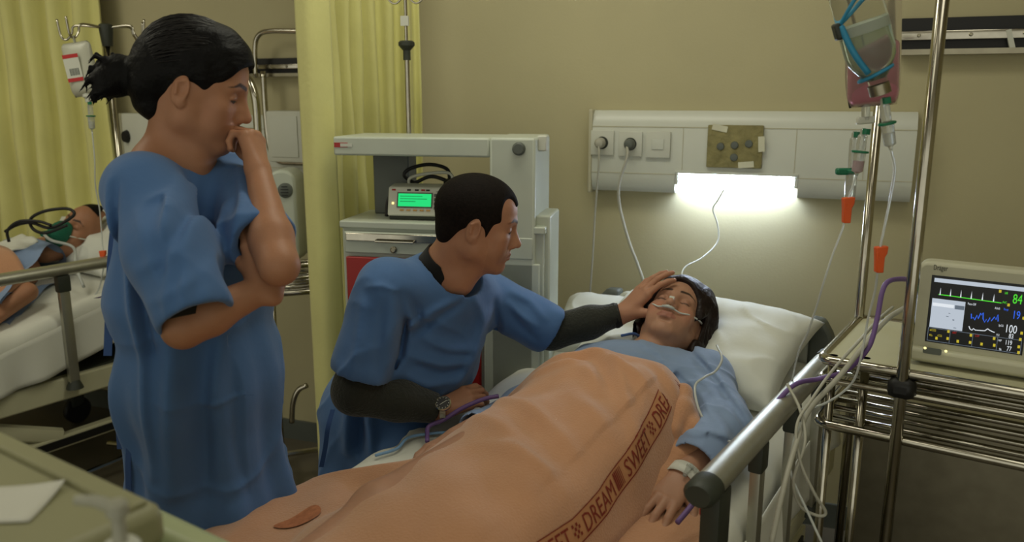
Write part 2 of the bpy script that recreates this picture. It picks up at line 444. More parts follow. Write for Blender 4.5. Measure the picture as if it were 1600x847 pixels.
curtain('ward_curtain', [fl(at(522, 300, 2.72)), fl(at(575, 300, 2.86)), fl(at(620, 300, 2.92)), fl(at(662, 300, 2.95))], 2.6, .25, 6, .03,
        'bunched yellow curtain folds against the wall behind the drawer trolley', 5)
def crv(pts, r, name, label, cat):
    return tag(MB().tube(pts, r, 8).build(name, M_ALU, smooth=True), label, cat)
crv([fl(at(476, 300, 2.58)) + Vector((0, 0, 2.62)), fl(at(662, 300, 2.93)) + Vector((0, 0, 2.62))], .012, 'curtain_track', 'ceiling track above the bunched curtain', 'track')

# ------------------------------------------------------------------ bed head unit on the wall
def head_unit(s0, s1, z0, z1, lamp, label):
    root = thing('bed_head_unit', label, 'wall panel', WALL_M.copy())
    D = .065
    prof = [(0, z0), (.045, z0 + .004), (.058, z0 + .02), (D, z0 + .06), (D, z1 - .05), (.05, z1 - .012), (.035, z1), (0, z1)]
    mb = MB(); n = len(prof)
    segs = [(s0, s1, prof)]
    if lamp:
        a, b, zl = lamp; mid = [(0, zl), (D, zl), (D, zl + .01), (D, zl + .02)] + prof[4:]; segs = [(s0, a, prof), (a, b, mid), (b, s1, prof)]
    for a, b, pr in segs:
        vs = [(a, -q, z) for q, z in pr] + [(b, -q, z) for q, z in pr]
        fs = [tuple(range(n)), tuple(reversed(range(n, 2 * n)))] + [(i, (i + 1) % n, (i + 1) % n + n, i + n) for i in range(n)]
        mb.add(vs, fs)
    body = mb.build('panel_body', M_PANEL, root)
    # end cap, raised strips and seams
    wbox(s0 - .008, s0 + .006, z0 - .004, z1 + .004, 0, D + .004).build('end_cap', M_PANEL2, root, bevel=.004)
    sm = MB(); wbox(s0 + .006, s1, z1 - .056, z1 - .053, D - .002, D + .0012, sm); wbox(s0 + .006, s1, z0 + .068, z0 + .0705, D - .002, D + .0012, sm)
    for q in (.31, .66, .86): wbox(s0 + (s1 - s0) * q, s0 + (s1 - s0) * q + .002, z0 + .07, z1 - .056, D - .002, D + .0012, sm)
    sm.build('seam', M_PANEL2, root)
    return root, D
sL, zT = wall_at(931, 172); sR, _ = wall_at(1432, 182); _, zB = wall_at(931, 296)
la, zl = wall_at(1062, 268); lb, _ = wall_at(1256, 270); k = 1 - .065 / 3.0; la *= k; lb *= k; zl = CAM_H + (zl - CAM_H) * k
unit, UD = head_unit(sL, sR, zB, zT, (la, lb, zl), 'long cream bed head unit with sockets and reading lamp above the patient')
def wplate(name, px, py, w, h, out, depth, material, parent, bev=.004):
    s, z = wall_at(px, py); k = 1 - UD / 3.0
    s = s * k; z = CAM_H + (z - CAM_H) * k                      # panel front lies nearer than the wall
    return wbox(s - w / 2, s + w / 2, z - h / 2, z + h / 2, out, out + depth, bev=bev).build(name, material, parent), s, z
def disc(s, z, r, o0, o1, name, material, parent, seg=20, r2=None):
    M = Matrix.Translation((s, -o0, z)) @ Matrix.Rotation(math.pi / 2, 4, 'X')
    return MB().lathe([(r, 0), (r2 or r, o1 - o0)], M, seg).build(name, material, parent)
for i, (px, py) in enumerate(((949, 223), (993, 225))):
    t = thing('wall_socket', ('white round mains socket with a thin cord, nearest the panel end' if i == 0 else 'white mains socket holding the fat grey plug'), 'socket', WALL_M.copy(), 'sockets on the bed head unit')
    p, s, z = wplate('face_plate', px, py, .082, .085, UD, .010, M_WHITEP, t, .003)
    disc(s, z, .022, UD + .0102, UD + .011, 'socket_well', M_DARK, t)
    hole = MB()
    for q in (-.009, .009): hole.lathe([(.003, 0), (.003, .001)], Matrix.Translation((s + q, -(UD + .0112), z)) @ Matrix.Rotation(math.pi / 2, 4, 'X'), 8)
    hole.build('contact_hole', M_BLACK, t)
    # plug with its cord
    pt = thing('mains_plug', ('pale round plug of the thin cord' if i == 0 else 'thick grey round plug with heavy cord falling to the bed'), 'plug', WALL_M.copy(), 'plugs in the bed head unit')
    MB().lathe([(.012, 0), (.0185, .003), (.0185, .02), (.013, .03), (.006, .033)], Matrix.Translation((s - (.004 if i == 0 else 0), -(UD + .0112), z)) @ Matrix.Rotation(math.pi / 2, 4, 'X'), 18).build('plug_body', M_CORD if i == 0 else M_GREYP, pt)
    w0 = WALL_M @ Vector((s - .006, -(UD + .036), z - .006))
    if i == 0: path = [w0, at(936, 250, 2.82), at(930, 330, 2.84), at(926, 400, 2.84), at(921, 470, 2.84), at(916, 560, 2.84)]; r = .0035
    else: path = [w0, at(980, 245, 2.78), at(968, 285, 2.78), at(968, 320, 2.78), at(982, 375, 2.76), at(997, 415, 2.74), at(1006, 445, 2.72), at(1012, 500, 2.76)]; r = .005
    inv = WALL_M.inverted()
    MB().tube([inv @ q for q in spline(path)], r, 8).build('cord', M_CORD, pt, smooth=True)
t = thing('light_switch', 'square white rocker switch beside the grey plug', 'switch', WALL_M.copy())
p, s, z = wplate('face_plate', 1036, 226, .085, .09, UD, .011, M_WHITEP, t, .004)
wbox(s - .021, s + .021, z - .016, z + .02, UD + .011, UD + .0145, bev=.002).build('rocker', M_PANEL, t)
# olive service plate
M_OLIVE = mat('olive_foam', '#8a8256', .8, var=.25, vscale=26, bump=.5, bscale=60)
t = thing('service_plate', 'worn olive cover plate taped above the lit wall lamp', 'cover plate', WALL_M.copy())
p, s, z = wplate('plate', 1156, 229, .178, .14, UD, .014, M_OLIVE, t, .004)
for q, dz in ((-.045, .0), (0.0, .005), (.045, .01), (0, -.035)):
    MB().lathe([(.013, 0), (.011, .004), (.004, .005)], Matrix.Translation((s + q, -(UD + .0142), z + dz)) @ Matrix.Rotation(math.pi / 2, 4, 'X'), 12).build('port', M_GREYP, t)
for q, dz, rz in ((-.05, .06, .2), (.04, -.058, -.1), (.085, .01, 1.5)):
    MB().box((s + q, -(UD + .0155), z + dz), (.05, .002, .02), Euler((0, rz, 0)).to_matrix()).build('tape', mat('clear_tape', '#cfcdb4', .2, var=.1), t)
# reading lamp under the panel: a real fluorescent tube in a trough
lamp = thing('wall_lamp', 'lit white fluorescent reading lamp under the bed head unit', 'lamp', WALL_M.copy())
wbox(la, lb, zl - .006, zl + .004, .0, UD + .004, bev=.002).build('lamp_housing', M_PANEL, lamp)
for q in (la, lb - .012): 
    wbox(q, q + .012, zl - .045, zl - .004, .0, UD - .004, bev=.004).build('lamp_end', M_PANEL, lamp)
MB().tube([(la + .013, -.040, zl - .024), (lb - .013, -.040, zl - .024)], .0135, 14).build('fluorescent_tube', emission('tube_glow', '#cfe0ff', 82.0), lamp, smooth=True)
LZ = zl
# pull cord of the lamp, taped to the wall and wandering down to the headboard
cable('lamp_cord', [at(1131, 296, 2.70), at(1122, 312, 2.72), at(1114, 327, 2.75), at(1121, 350, 2.76), at(1121, 378, 2.76), at(1098, 402, 2.74), at(1070, 418, 2.72), at(1064, 440, 2.70), at(1064, 470, 2.7)], .0028, M_WHITEP,
      'thin white cord wandering down the wall from the lit lamp', 'cord')

# ------------------------------------------------------------------ equipment rails on the wall (right, and left behind the neighbour)
def equip_rail(s0, s1, z0, z1, label, brackets):
    t = thing('equipment_rail', label, 'wall rail', WALL_M.copy())
    wbox(s0, s1, z0, z1, 0.002, .02).build('backing_strip', M_BLACK, t)
    h = (z1 - z0)
    wbox(s0 - .015, s1, z0 + h * .36, z0 + h * .62, .03, .045, bev=.003).build('rail_bar', M_CHROME, t)
    wbox(s0, s1, z0 - .006, z0 + h * .10, .0, .05).build('lower_lip', M_STEEL, t)
    for s in brackets:
        MB().box((s, -.04, z0 + h * .3), (.014, .012, h * .62), Euler((0, -.3, 0)).to_matrix()).build('bracket', M_WHITEP, t)
    for s in [s0 + .05 + i * .14 for i in range(int((s1 - s0) / .14))]:
        MB().lathe([(.006, 0), (.004, .004)], Matrix.Translation((s, -.0455, z0 + h * .49)) @ Matrix.Rotation(math.pi / 2, 4, 'X'), 8).build('screw', M_STEEL, t)
    return t
a, z1 = wall_at(1408, 30); b, _ = wall_at(1700, 30); _, z0 = wall_at(1408, 84)
equip_rail(a, b, z0, z1, 'black backed chrome equipment rail at the top right of the wall', [wall_at(1575, 60)[0]])
a, z1 = wall_at(396, 92); b, _ = wall_at(500, 92); _, z0 = wall_at(396, 122)
t = equip_rail(a, b, z0 + .01, z1 + .0, 'short chrome equipment rail with tube frame behind the woman', [])
def wl(px, py, out): s, z = wall_at(px, py); return Vector((s, -out, z))
MB().tube(spline([wl(419, 122, .08), wl(418, 75, .08), wl(424, 57, .08), wl(440, 51, .08), wl(480, 51, .08), wl(520, 51, .08)], 6), .010, 10).build('upper_tube', M_CHROME, t, smooth=True)
MB().tube(spline([wl(430, 112, .08), wl(434, 180, .08), wl(440, 228, .08), wl(452, 248, .08), wl(475, 252, .08), wl(520, 252, .08)], 6), .0115, 10).build('lower_tube', M_CHROME, t, smooth=True)
disc(a - .004, z0 + .028, .02, .03, .06, 'end_knob', M_STEEL, t)
# neighbour's head unit and fittings behind the woman
aL, zT2 = wall_at(205, 178); aR, _ = wall_at(545, 178); _, zB2 = wall_at(205, 262)
head_unit(aL, aR, zB2 - .04, zT2, None, 'pale bed head unit on the wall behind the standing woman')
t = thing('wall_box', 'white wall mounted box half hidden by the flat curtain end', 'wall box', WALL_M.copy())
a, z1 = wall_at(452, 172); b, z0 = wall_at(510, 250)
wbox(a, b, z0, z1, .066, .16, bev=.01).build('box_body', M_WHITEP, t); wbox(a + .02, b - .02, z0 + .02, z1 - .02, .16, .164, bev=.002).build('front_cover', M_PANEL, t)
t = thing('gas_outlet', 'square steel gas outlet beside the white wall box', 'outlet', WALL_M.copy())
a, z1 = wall_at(406, 199); b, z0 = wall_at(424, 238)
wbox(a, b, z0, z1, .066, .08, bev=.003).build('face_plate', M_STEEL, t); disc((a + b) / 2, (z0 + z1) / 2, .025, .08, .10, 'outlet_ring', M_GREYP, t, r2=.018)
disc((a + b) / 2 + .01, z0 - .03, .012, .066, .1, 'outlet_knob', M_BLACK, t)
t = thing('wall_plate', 'pale upright wall plate with a dark oval knob behind the woman', 'wall plate', WALL_M.copy())
a, z1 = wall_at(211, 176); b, z0 = wall_at(262, 250)
wbox(a, b, z0, z1, .066, .085, bev=.012).build('plate', M_WHITEP, t)
s, z = wall_at(222, 212); MB().lathe([(.018, 0), (.014, .02)], Matrix.Translation((s, -.085, z)) @ Matrix.Rotation(math.pi / 2, 4, 'X') @ Matrix.Diagonal((1, 1.6, 1, 1)), 16).build('oval_knob', M_BLACK, t)
# ================================================================== hospital beds
MZ = .66                                          # mattress top
def mat_z(v, raise_=.09): return MZ + max(0., v + .85) * raise_
def hospital_bed(M, dz, label, rail_label_parts=True, foot=True):
    t = thing('hospital_bed', label, 'bed', M)
    z = dz
    # head board: pale panel between grey rounded ends
    hb = MB().prism(rrect(-.30, .52, .33, .865 , .03), .035, Matrix.Translation((0, .0, z))).build('headboard', M_PANEL, t, bevel=.008)
    for s in (-1, 1):
        x0, x1 = (-.385, -.295) if s < 0 else (.325, .40)
        pts = [(x0, .52), (x1, .52), (x1, .872), ((x0 + x1) / 2, .868), (x0 + .012, .835), (x0, .80)] if s < 0 else [(x0, .52), (x1, .52), (x1, .79), (x1 - .014, .83), ((x0 + x1) / 2, .868), (x0, .872)]
        MB().prism(pts, .05, Matrix.Translation((0, -.008, z))).build('headboard_end', M_GREYP, t, bevel=.01)
    if foot:
        MB().prism(rrect(-.42, .50, .42, 1.0, .05), .04, Matrix.Translation((0, -1.895, z))).build('footboard', M_FOOT, t, bevel=.012)
    for s in (-1, 1):
        MB().box((s * .40, -.93, .455 + z), (.045, 1.9, .085)).build('side_beam', M_CREAM, t, bevel=.008)
        MB().box((s * .36, -.93, .24 + z * .3), (.04, 1.7, .05)).build('base_beam', M_CREAM, t, bevel=.006)
        MB().box((s * .383, -.93, .24 + z * .3), (.006, 1.6, .028)).build('bumper_strip', M_BLACK, t)
        for v in (-.25, -1.6):
            MB().box((s * .33, v, .35 + z * .6), (.05, .06, .24)).build('lift_post', M_CREAM, t, bevel=.005)
        for v in (-.12, -1.78):
            c = thing('castor', None, None); c.parent = t; c.location = (s * .36, v, 0)
            MB().lathe([(.055, -.016), (.062, -.010), (.062, .010), (.055, .016)], Matrix.Translation((0, 0, .062)) @ Matrix.Rotation(math.pi / 2, 4, 'Y'), 20).build('wheel', M_BLACK, c)
            MB().box((0, 0, .15), (.05, .06, .14)).build('castor_fork', M_DARK, c, bevel=.01)
    for v in (-.3, -.9, -1.55):
        MB().box((0, v, .455 + z), (.80, .05, .05)).build('cross_beam', M_CREAM, t, bevel=.005)
    for s in (-1, 1):
        MB().tube([(s * .36, -1.35, .26), (s * .36, -.75, .43 + z)], .022, 8, flat=1.4).build('lift_arm', M_CREAM, t)
        MB().tube([(s * .36, -.55, .26), (s * .36, -.95, .43 + z)], .022, 8, flat=1.4).build('lift_arm', M_CREAM, t)
    MB().box((0, -.45, MZ - .17 + z), (.80, .88, .02), Euler((math.radians(4), 0, 0)).to_matrix()).build('back_deck', M_DARK, t)
    MB().box((0, -1.4, MZ - .155 + z), (.80, .96, .02)).build('leg_deck', M_DARK, t)
    return t
def side_rail(bed, u, v0, v1, ztop, z0, posts, sgn=1):
    r = thing('side_rail', None, None); r.parent = bed; r['label'] = 'aluminium side rail with dark end caps'
    MB().tube([(u, v0 + .02, ztop), (u, v1 - .01, ztop)], .027, 16, flat=.82).build('rail_tube', M_ALU, r)
    MB().tube([(u, v0 - .022, ztop), (u, v0 - .012, ztop), (u, v0 + .028, ztop)], [.022, .029, .0295], 16, flat=.85).build('end_cap', M_DARK, r)
    MB().tube([(u, v1 - .028, ztop), (u, v1 + .012, ztop), (u, v1 + .02, ztop)], [.0295, .029, .022], 16, flat=.85).build('end_cap', M_DARK, r)
    for i, v in enumerate(posts):
        uu = u + .004 * sgn
        MB().box((uu, v, (ztop + z0) / 2 - .01), (.022, .036, ztop - z0 - .04), bev=.004).build('rail_post', M_ALU, r)
        big = (i == 0)
        MB().box((uu, v, ztop - (.075 if big else .05)), (.036 if big else .03, .062 if big else .046, .115 if big else .06), bev=.007).build('post_clamp', M_DARK, r)
        if big:
            MB().box((uu, v, ztop - .155), (.03, .05, .04), bev=.008).build('post_collar', M_DARK, r)
            MB().box((uu - .019 * sgn, v - .002, ztop - .055), (.01, .03, .03), bev=.004).build('release_button', M_RED, r)
        MB().lathe([(.030, 0), (.026, .012), (.018, .03)], Matrix.Translation((uu, v, z0 - .012)), 12).build('post_foot', M_DARK, r)
    return r
M_FOOT = mat('pale_green_board', '#a8b088', .4, var=.04)
main_bed = hospital_bed(BED_M.copy(), 0., 'hospital bed holding the patient, headboard below the lit lamp')
side_rail(main_bed, .445, -1.16, -.30, .85, .47, (-1.10, -.86, -.62, -.38))
for _n in ('rail_bracket',):
    MB().box((.43, -.74, .47), (.03, .86, .05), bev=.005).build(_n, M_CREAM, main_bed)
# the far rail lies folded down on the man's side
r = thing('side_rail', None, None); r.parent = main_bed
MB().tube([(-.455, -1.15, .43), (-.455, -.32, .43)], .022, 12, flat=.8).build('rail_tube', M_ALU, r)

def mattress(M, dz, raise_, label, hw=.43):
    t = thing('mattress', label, 'mattress', M @ Matrix.Translation((0, 0, dz)))
    NV, NP = 90, 64; out = []
    n1 = wob(21, 14, 9, 26, (1, .6, 1)); n2 = wob(22, 10, 30, 70, (.7, 1, .4))
    rg1 = ridged(wob(23, 5, 9, 18), 4); r = .045; th = .14
    base = rrect(-hw, -th, hw, 0, r, 5)
    # resample outline with many points on the top
    pts = []
    N_ = len(base)
    for i in range(N_):
        a, b = base[i], base[(i + 1) % N_]; L_ = math.dist(a, b); m = max(1, int(L_ / .02))
        for k in range(m): pts.append((a[0] + (b[0] - a[0]) * k / m, a[1] + (b[1] - a[1]) * k / m))
    vs = []; n = len(pts)
    for j in range(NV + 1):
        v = -1.86 + 1.85 * j / NV; e = min(1, min(j, NV - j) / 2.0 + .0); sh = 1 - .04 * (1 - e) ** 2
        zb = mat_z(v, raise_)
        for x, z in pts:
            w = .0035 * n1(x, v, z) + .0018 * n2(x, v, z) + .006 * float(rg1(x, v, z))
            side = abs(x) > hw - .05
            w += (.004 * math.sin(26 * v + 3 * math.sin(7 * v)) if side else 0)
            vs.append((x * sh + (w * (1 if x > 0 else -1) if side else 0), v, zb + z * sh + w))
    fs = [(j * n + i, j * n + (i + 1) % n, (j + 1) * n + (i + 1) % n, (j + 1) * n + i) for j in range(NV) for i in range(n)]
    fs += [tuple(reversed(range(n))), tuple(range(NV * n, NV * n + n))]
    me = bpy.data.meshes.new('fitted_sheet'); me.from_pydata(vs, [], fs)
    bm = bmesh.new(); bm.from_mesh(me); bmesh.ops.recalc_face_normals(bm, faces=bm.faces[:]); bm.to_mesh(me); bm.free()
    link('fitted_sheet', me, M_SHEET, t)
    # loose hem of the sheet hanging over the near side
    def hem(a, b):
        v = -1.8 + 1.7 * a; z = mat_z(v, raise_) - .04 - .15 * b - .012 * math.sin(9 * v) * b
        return (hw + .012 + .010 * math.sin(31 * v + 2 * math.sin(8 * v)) * b + .006 * b, v, z)
    h = link('sheet_hem', grid_mesh('sheet_hem', 90, 8, hem), M_SHEET, t); add_mod(h, 'SOLIDIFY', thickness=.003, offset=1)
    return t
mattress(BED_M.copy(), 0, .09, 'mattress in a white sheet under the patient')

def pillow(name, M, sx, sy, sz, seed, label):
    n1 = wob(seed, 12, 14, 30); n2 = wob(seed + 1, 12, 40, 90); r1 = ridged(wob(seed + 2, 5, 10, 20)); r2 = ridged(wob(seed + 3, 6, 24, 44)); NU = NVV = 64
    rows = []
    def pt(a, b, top):
        x, y = 2 * a - 1, 2 * b - 1
        e = (1 - abs(x) ** 2.6) * (1 - abs(y) ** 2.6); h = max(e, 0) ** .42
        # corners pulled out, sides drawn in
        px = x * sx * (1 - .07 * (1 - y * y) * abs(x) ** 3); py = y * sy * (1 - .09 * (1 - x * x) * abs(y) ** 3)
        w = (.006 * n1(px, py, 0) + .003 * n2(px, py, 0)) * (h if h < 1 else 1) + .004 * math.sin(40 * (px - py)) * h * (1 - h)
        w += (.018 * float(r1(px, py, 0)) + .008 * float(r2(px, py, 0))) * h
        dent = .03 * math.exp(-((px + .02) ** 2 + (py + .02) ** 2) / .018) if seed % 2 else 0
        return (px, py, (sz * h + w - dent) if top else -(sz * .55 * h))
    vs = [pt(i / NU, j / NVV, True) for j in range(NVV + 1) for i in range(NU + 1)]; n = NU + 1; off = len(vs)
    vs += [pt(i / NU, j / NVV, False) for j in range(NVV + 1) for i in range(NU + 1)]
    fs = []
    for j in range(NVV):
        for i in range(NU):
            q = (j * n + i, j * n + i + 1, (j + 1) * n + i + 1, (j + 1) * n + i); fs.append(q); fs.append(tuple(x + off for x in reversed(q)))
    me = bpy.data.meshes.new(name); me.from_pydata(vs, [], fs)
    bm = bmesh.new(); bm.from_mesh(me); bmesh.ops.remove_doubles(bm, verts=bm.verts[:], dist=.0008); bmesh.ops.recalc_face_normals(bm, faces=bm.faces[:]); bm.to_mesh(me); bm.free()
    o = link(name, me, M_PILLOW); o.matrix_world = M
    tag(o, label, 'pillow'); return o
pillow('bed_pillow', BED_M @ Matrix.Translation((.045, -.20, mat_z(-.2) + .072)) @ Euler((math.radians(20), math.radians(0), math.radians(-3))).to_matrix().to_4x4(), .315, .215, .098, 31,
       'plump white pillow under the patient\'s head')
pillow('bed_pillow', BED_M @ Matrix.Translation((-.325, -.115, mat_z(-.1) + .045)) @ Euler((math.radians(24), math.radians(-6), math.radians(12))).to_matrix().to_4x4(), .12, .15, .05, 34,
       'small white pillow corner standing behind the man\'s outstretched arm')

# ------------------------------------------------------------------ neighbour's bed
NB_O = Vector((-1.68, 3.50, 0)); NB_M = Matrix.Translation(NB_O) @ Matrix.Rotation(-BED_A, 4, 'Z'); NDZ = .0
nb_bed = hospital_bed(NB_M.copy(), NDZ, 'second hospital bed with the masked patient at the far left')
side_rail(nb_bed, .445, -1.25, -.25,   .90, .47, (-1.10, -.83, -.52, -.30))
mattress(NB_M.copy(), NDZ, .25, 'mattress in a rumpled white sheet on the far left bed')
# ================================================================== drawer trolley behind the man
T_M = Matrix.Translation((-.525, 2.46, 0)) @ Matrix.Rotation(math.radians(-12), 4, 'Z')
tr = thing('drawer_trolley', 'pale grey drawer trolley with red drawer fronts and a bridge shelf', 'trolley', T_M.copy())
def tb(name, x0, x1, y0, y1, z0, z1, m, parent=None, bev=.004):
    return MB().box(((x0 + x1) / 2, (y0 + y1) / 2, (z0 + z1) / 2), (x1 - x0, y1 - y0, z1 - z0)).build(name, m, parent or tr, bevel=bev)
tb('cabinet_body', .0, .63, .012, .25, .14, 1.11, M_CARTW)
tb('cabinet_top', -.004, .635, 0, .255, 1.108, 1.13, M_CARTW)
d = tb('upper_drawer', .012, .60, -.004, .012, 1.032, 1.098, M_CARTW)
MB().box((.165, -.007, 1.083), (.29, .006, .024)).build('steel_pull', M_CHROME, d, bevel=.002)
MB().tube([(.12, -.008, 1.076), (.12, -.022, 1.074), (.24, -.022, 1.074), (.24, -.008, 1.076)], .004, 8).build('pull_bar', M_CHROME, d)
disc_M = lambda x, y, z: Matrix.Translation((x, y, z)) @ Matrix.Rotation(math.pi / 2, 4, 'X')
MB().lathe([(.010, 0), (.010, .006), (.006, .009)], disc_M(.172, -.004, 1.047), 16).build('key_lock', M_STEEL, d)
for i, (za, zb) in enumerate(((.84, 1.02), (.62, .825), (.40, .605), (.17, .385))):
    d = tb('red_drawer', .014, .44, -.003, .012, za, zb, M_RED)
    MB().tube([(.13, -.004, zb - .05), (.13, -.024, zb - .052), (.29, -.024, zb - .052), (.29, -.004, zb - .05)], .005, 8).build('drawer_handle', M_CHROME, d)
tb('side_cover', .45, .62, -.002, .012, .17, 1.02, M_CARTW)
tb('bridge_shelf', -.012, .47, .0, .25, 1.328, 1.384, M_CARTW, bev=.006)
tb('shelf_sticker', -.008, .035, -.0015, .0, 1.352, 1.366, M_RED, bev=0)
tb('sticker_border', .012, .05, -.0022, -.0012, 1.354, 1.364, M_WHITEP, bev=0)
tb('right_column', .47, .605, -.002, .25, .12, 1.386, M_CARTW, bev=.008)
tb('right_wing', .60, .645, .03, .20, .12, 1.16, M_CARTW, bev=.006)
tb('column_clip', .60, .628, .05, .09, 1.345, 1.39, M_WHITEP)
MB().lathe([(.019, 0), (.019, .008), (.014, .014)], disc_M(.558, -.002, 1.355), 20).build('column_knob', M_GREYP, tr)
tb('left_column', .045, .165, .17, .25, 1.13, 1.33, M_GREYP, bev=.004)
for x in (.04, .58):
    for y in (.03, .22):
        c = MB().lathe([(.045, -.014), (.05, -.008), (.05, .008), (.045, .014)], Matrix.Translation((x, y, .05)) @ Matrix.Rotation(math.pi / 2, 4, 'Y'), 16).build('castor', M_BLACK, tr)
        MB().box((x, y, .115), (.035, .04, .05)).build('castor_fork', M_DARK, c)
# drip pole fixed to the back of the trolley
pl = thing('drip_pole', 'slim chrome drip pole with a dark clamp in front of the bunched curtain', 'drip pole', T_M.copy())
px_, py_ = .135, .268
MB().tube([(px_, py_, .03), (px_, py_, 1.62)], .0085, 12).build('lower_tube', M_CHROME, pl)
MB().tube([(px_, py_, 1.60), (px_, py_, 1.93)], .006, 10).build('upper_tube', M_CHROME, pl)
MB().lathe([(.012, 0), (.012, .03), (.026, .045), (.026, .055), (.02, .06)], Matrix.Translation((px_, py_, 1.615)), 16).build('height_clamp', M_DARK, pl)
MB().box((px_ , py_ - .012, 1.735), (.026, .008, .03)).build('paper_tag', M_WHITEP, pl)
for s in (-1, 1):
    MB().tube(spline([(px_, py_, 1.82), (px_ + s * .03, py_, 1.79), (px_ + s * .055, py_, 1.80), (px_ + s * .06, py_, 1.83)], 5), .003, 6).build('hook', M_CHROME, pl)

# ------------------------------------------------------------------ infusion pump
pm = thing('infusion_pump', 'white infusion pump with a glowing green screen on the trolley', 'infusion pump', T_M @ Matrix.Translation((.135, .045, 1.131)) @ Matrix.Rotation(math.radians(2), 4, 'Z'))
M_PUMP = mat('pump_white', '#cfd0c2', .4, var=.03)
side = [(0, .012), (.15, .012), (.15, .085), (.075, .105), (.022, .098)]
# profile in yz, extruded along x
mb = MB(); n = len(side)
mb.add([(0, y, z) for y, z in side] + [(.19, y, z) for y, z in side], [tuple(range(n)), tuple(reversed(range(n, 2 * n)))] + [(i, (i + 1) % n, (i + 1) % n + n, i + n) for i in range(n)])
mb.build('pump_body', M_PUMP, pm, bevel=.005)
tbp = lambda name, x0, x1, y0, y1, z0, z1, m, bev=.003: MB().box(((x0 + x1) / 2, (y0 + y1) / 2, (z0 + z1) / 2), (x1 - x0, y1 - y0, z1 - z0)).build(name, m, pm, bevel=bev)
tbp('pump_base', .004, .186, .006, .15, .0, .014, M_DARK)
ang = math.atan2(.022, .086)
FM = Matrix.Translation((0, 0, .012)) @ Matrix.Rotation(-ang, 4, 'X')     # the sloping face: x across, z up the face, -y outward
def face(name, x0, x1, z0, z1, d, m, parent=pm, bev=0.):
    o = MB().box(((x0 + x1) / 2, -d / 2 - .0002, (z0 + z1) / 2), (x1 - x0, d, z1 - z0)).build(name, m, parent, bevel=bev); o.data.transform(FM); return o
face('bezel', .03, .142, .026, .073, .002, M_GREYP)
sc_ = face('screen', .034, .138, .03, .069, .003, emission('green_screen', '#29d476', 1.1))
tl = MB()
for zz, w in ((.061, .07), (.053, .085), (.045, .05)): tl.box((.04 + w / 2, -.0036, zz), (w, .0006, .002))
o = tl.build('screen_text', mat('screen_text_green', '#0e6b3a', .6, emit='#129a55', estr=.5), sc_); o.data.transform(FM)
for i in range(4):
    for j in range(3): face('key', .147 + j * .012, .156 + j * .012, .022 + i * .013, .031 + i * .013, .003, M_GREYP)
for i in range(5): face('soft_key', .04 + i * .021, .052 + i * .021, .016, .021, .002, mat('amber_key', '#c89a5a', .5, var=.03))
for x, m in ((.012, M_RED), (.06, M_BLACK), (.085, M_BLACK), (.105, M_RED), (.12, M_BLACK)): face('marking', x, x + .012, .078, .083, .001, m)
o = face('power_light', .014, .02, .036, .042, .002, emission('lamp_yellow', '#ffe08a', 2.0))
o = MB().prism([(.15, .076), (.187, .076), (.187, .084), (.168, .08)], .001, Matrix.Translation((0, -.0012, 0))).build('maker_mark', M_BLACK, pm); o.data.transform(FM)
MB().tube(spline([(.045, .09, .095), (.05, .09, .12), (.11, .09, .135), (.18, .09, .135), (.183, .09, .09)], 5), .005, 8).build('carry_handle', M_PUMP, pm, smooth=True)
cable('power_cable', [at(604, 338, 2.52), at(607, 312, 2.54), at(622, 296, 2.56), at(648, 286, 2.56), at(672, 276, 2.56), at(694, 281, 2.55), at(704, 290, 2.54), at(694, 300, 2.53)], .0062, M_BLKCORD, 'thick black cable arching behind the infusion pump', 'cable')
cable('power_cable', [at(703, 282, 2.57), at(698, 264, 2.57), at(670, 257, 2.57), at(640, 264, 2.57), at(632, 275, 2.57), at(648, 286, 2.58), at(672, 296, 2.58), at(694, 296, 2.57)], .0058, M_BLKCORD, 'upper looped black cable above the infusion pump', 'cable')
o = MB().box(at(706, 292, 2.55), (.05, .05, .05)).build('cable_plug', M_BLACK, None, bevel=.01); tag(o, 'chunky black plug joining the cables behind the man\'s head', 'plug')

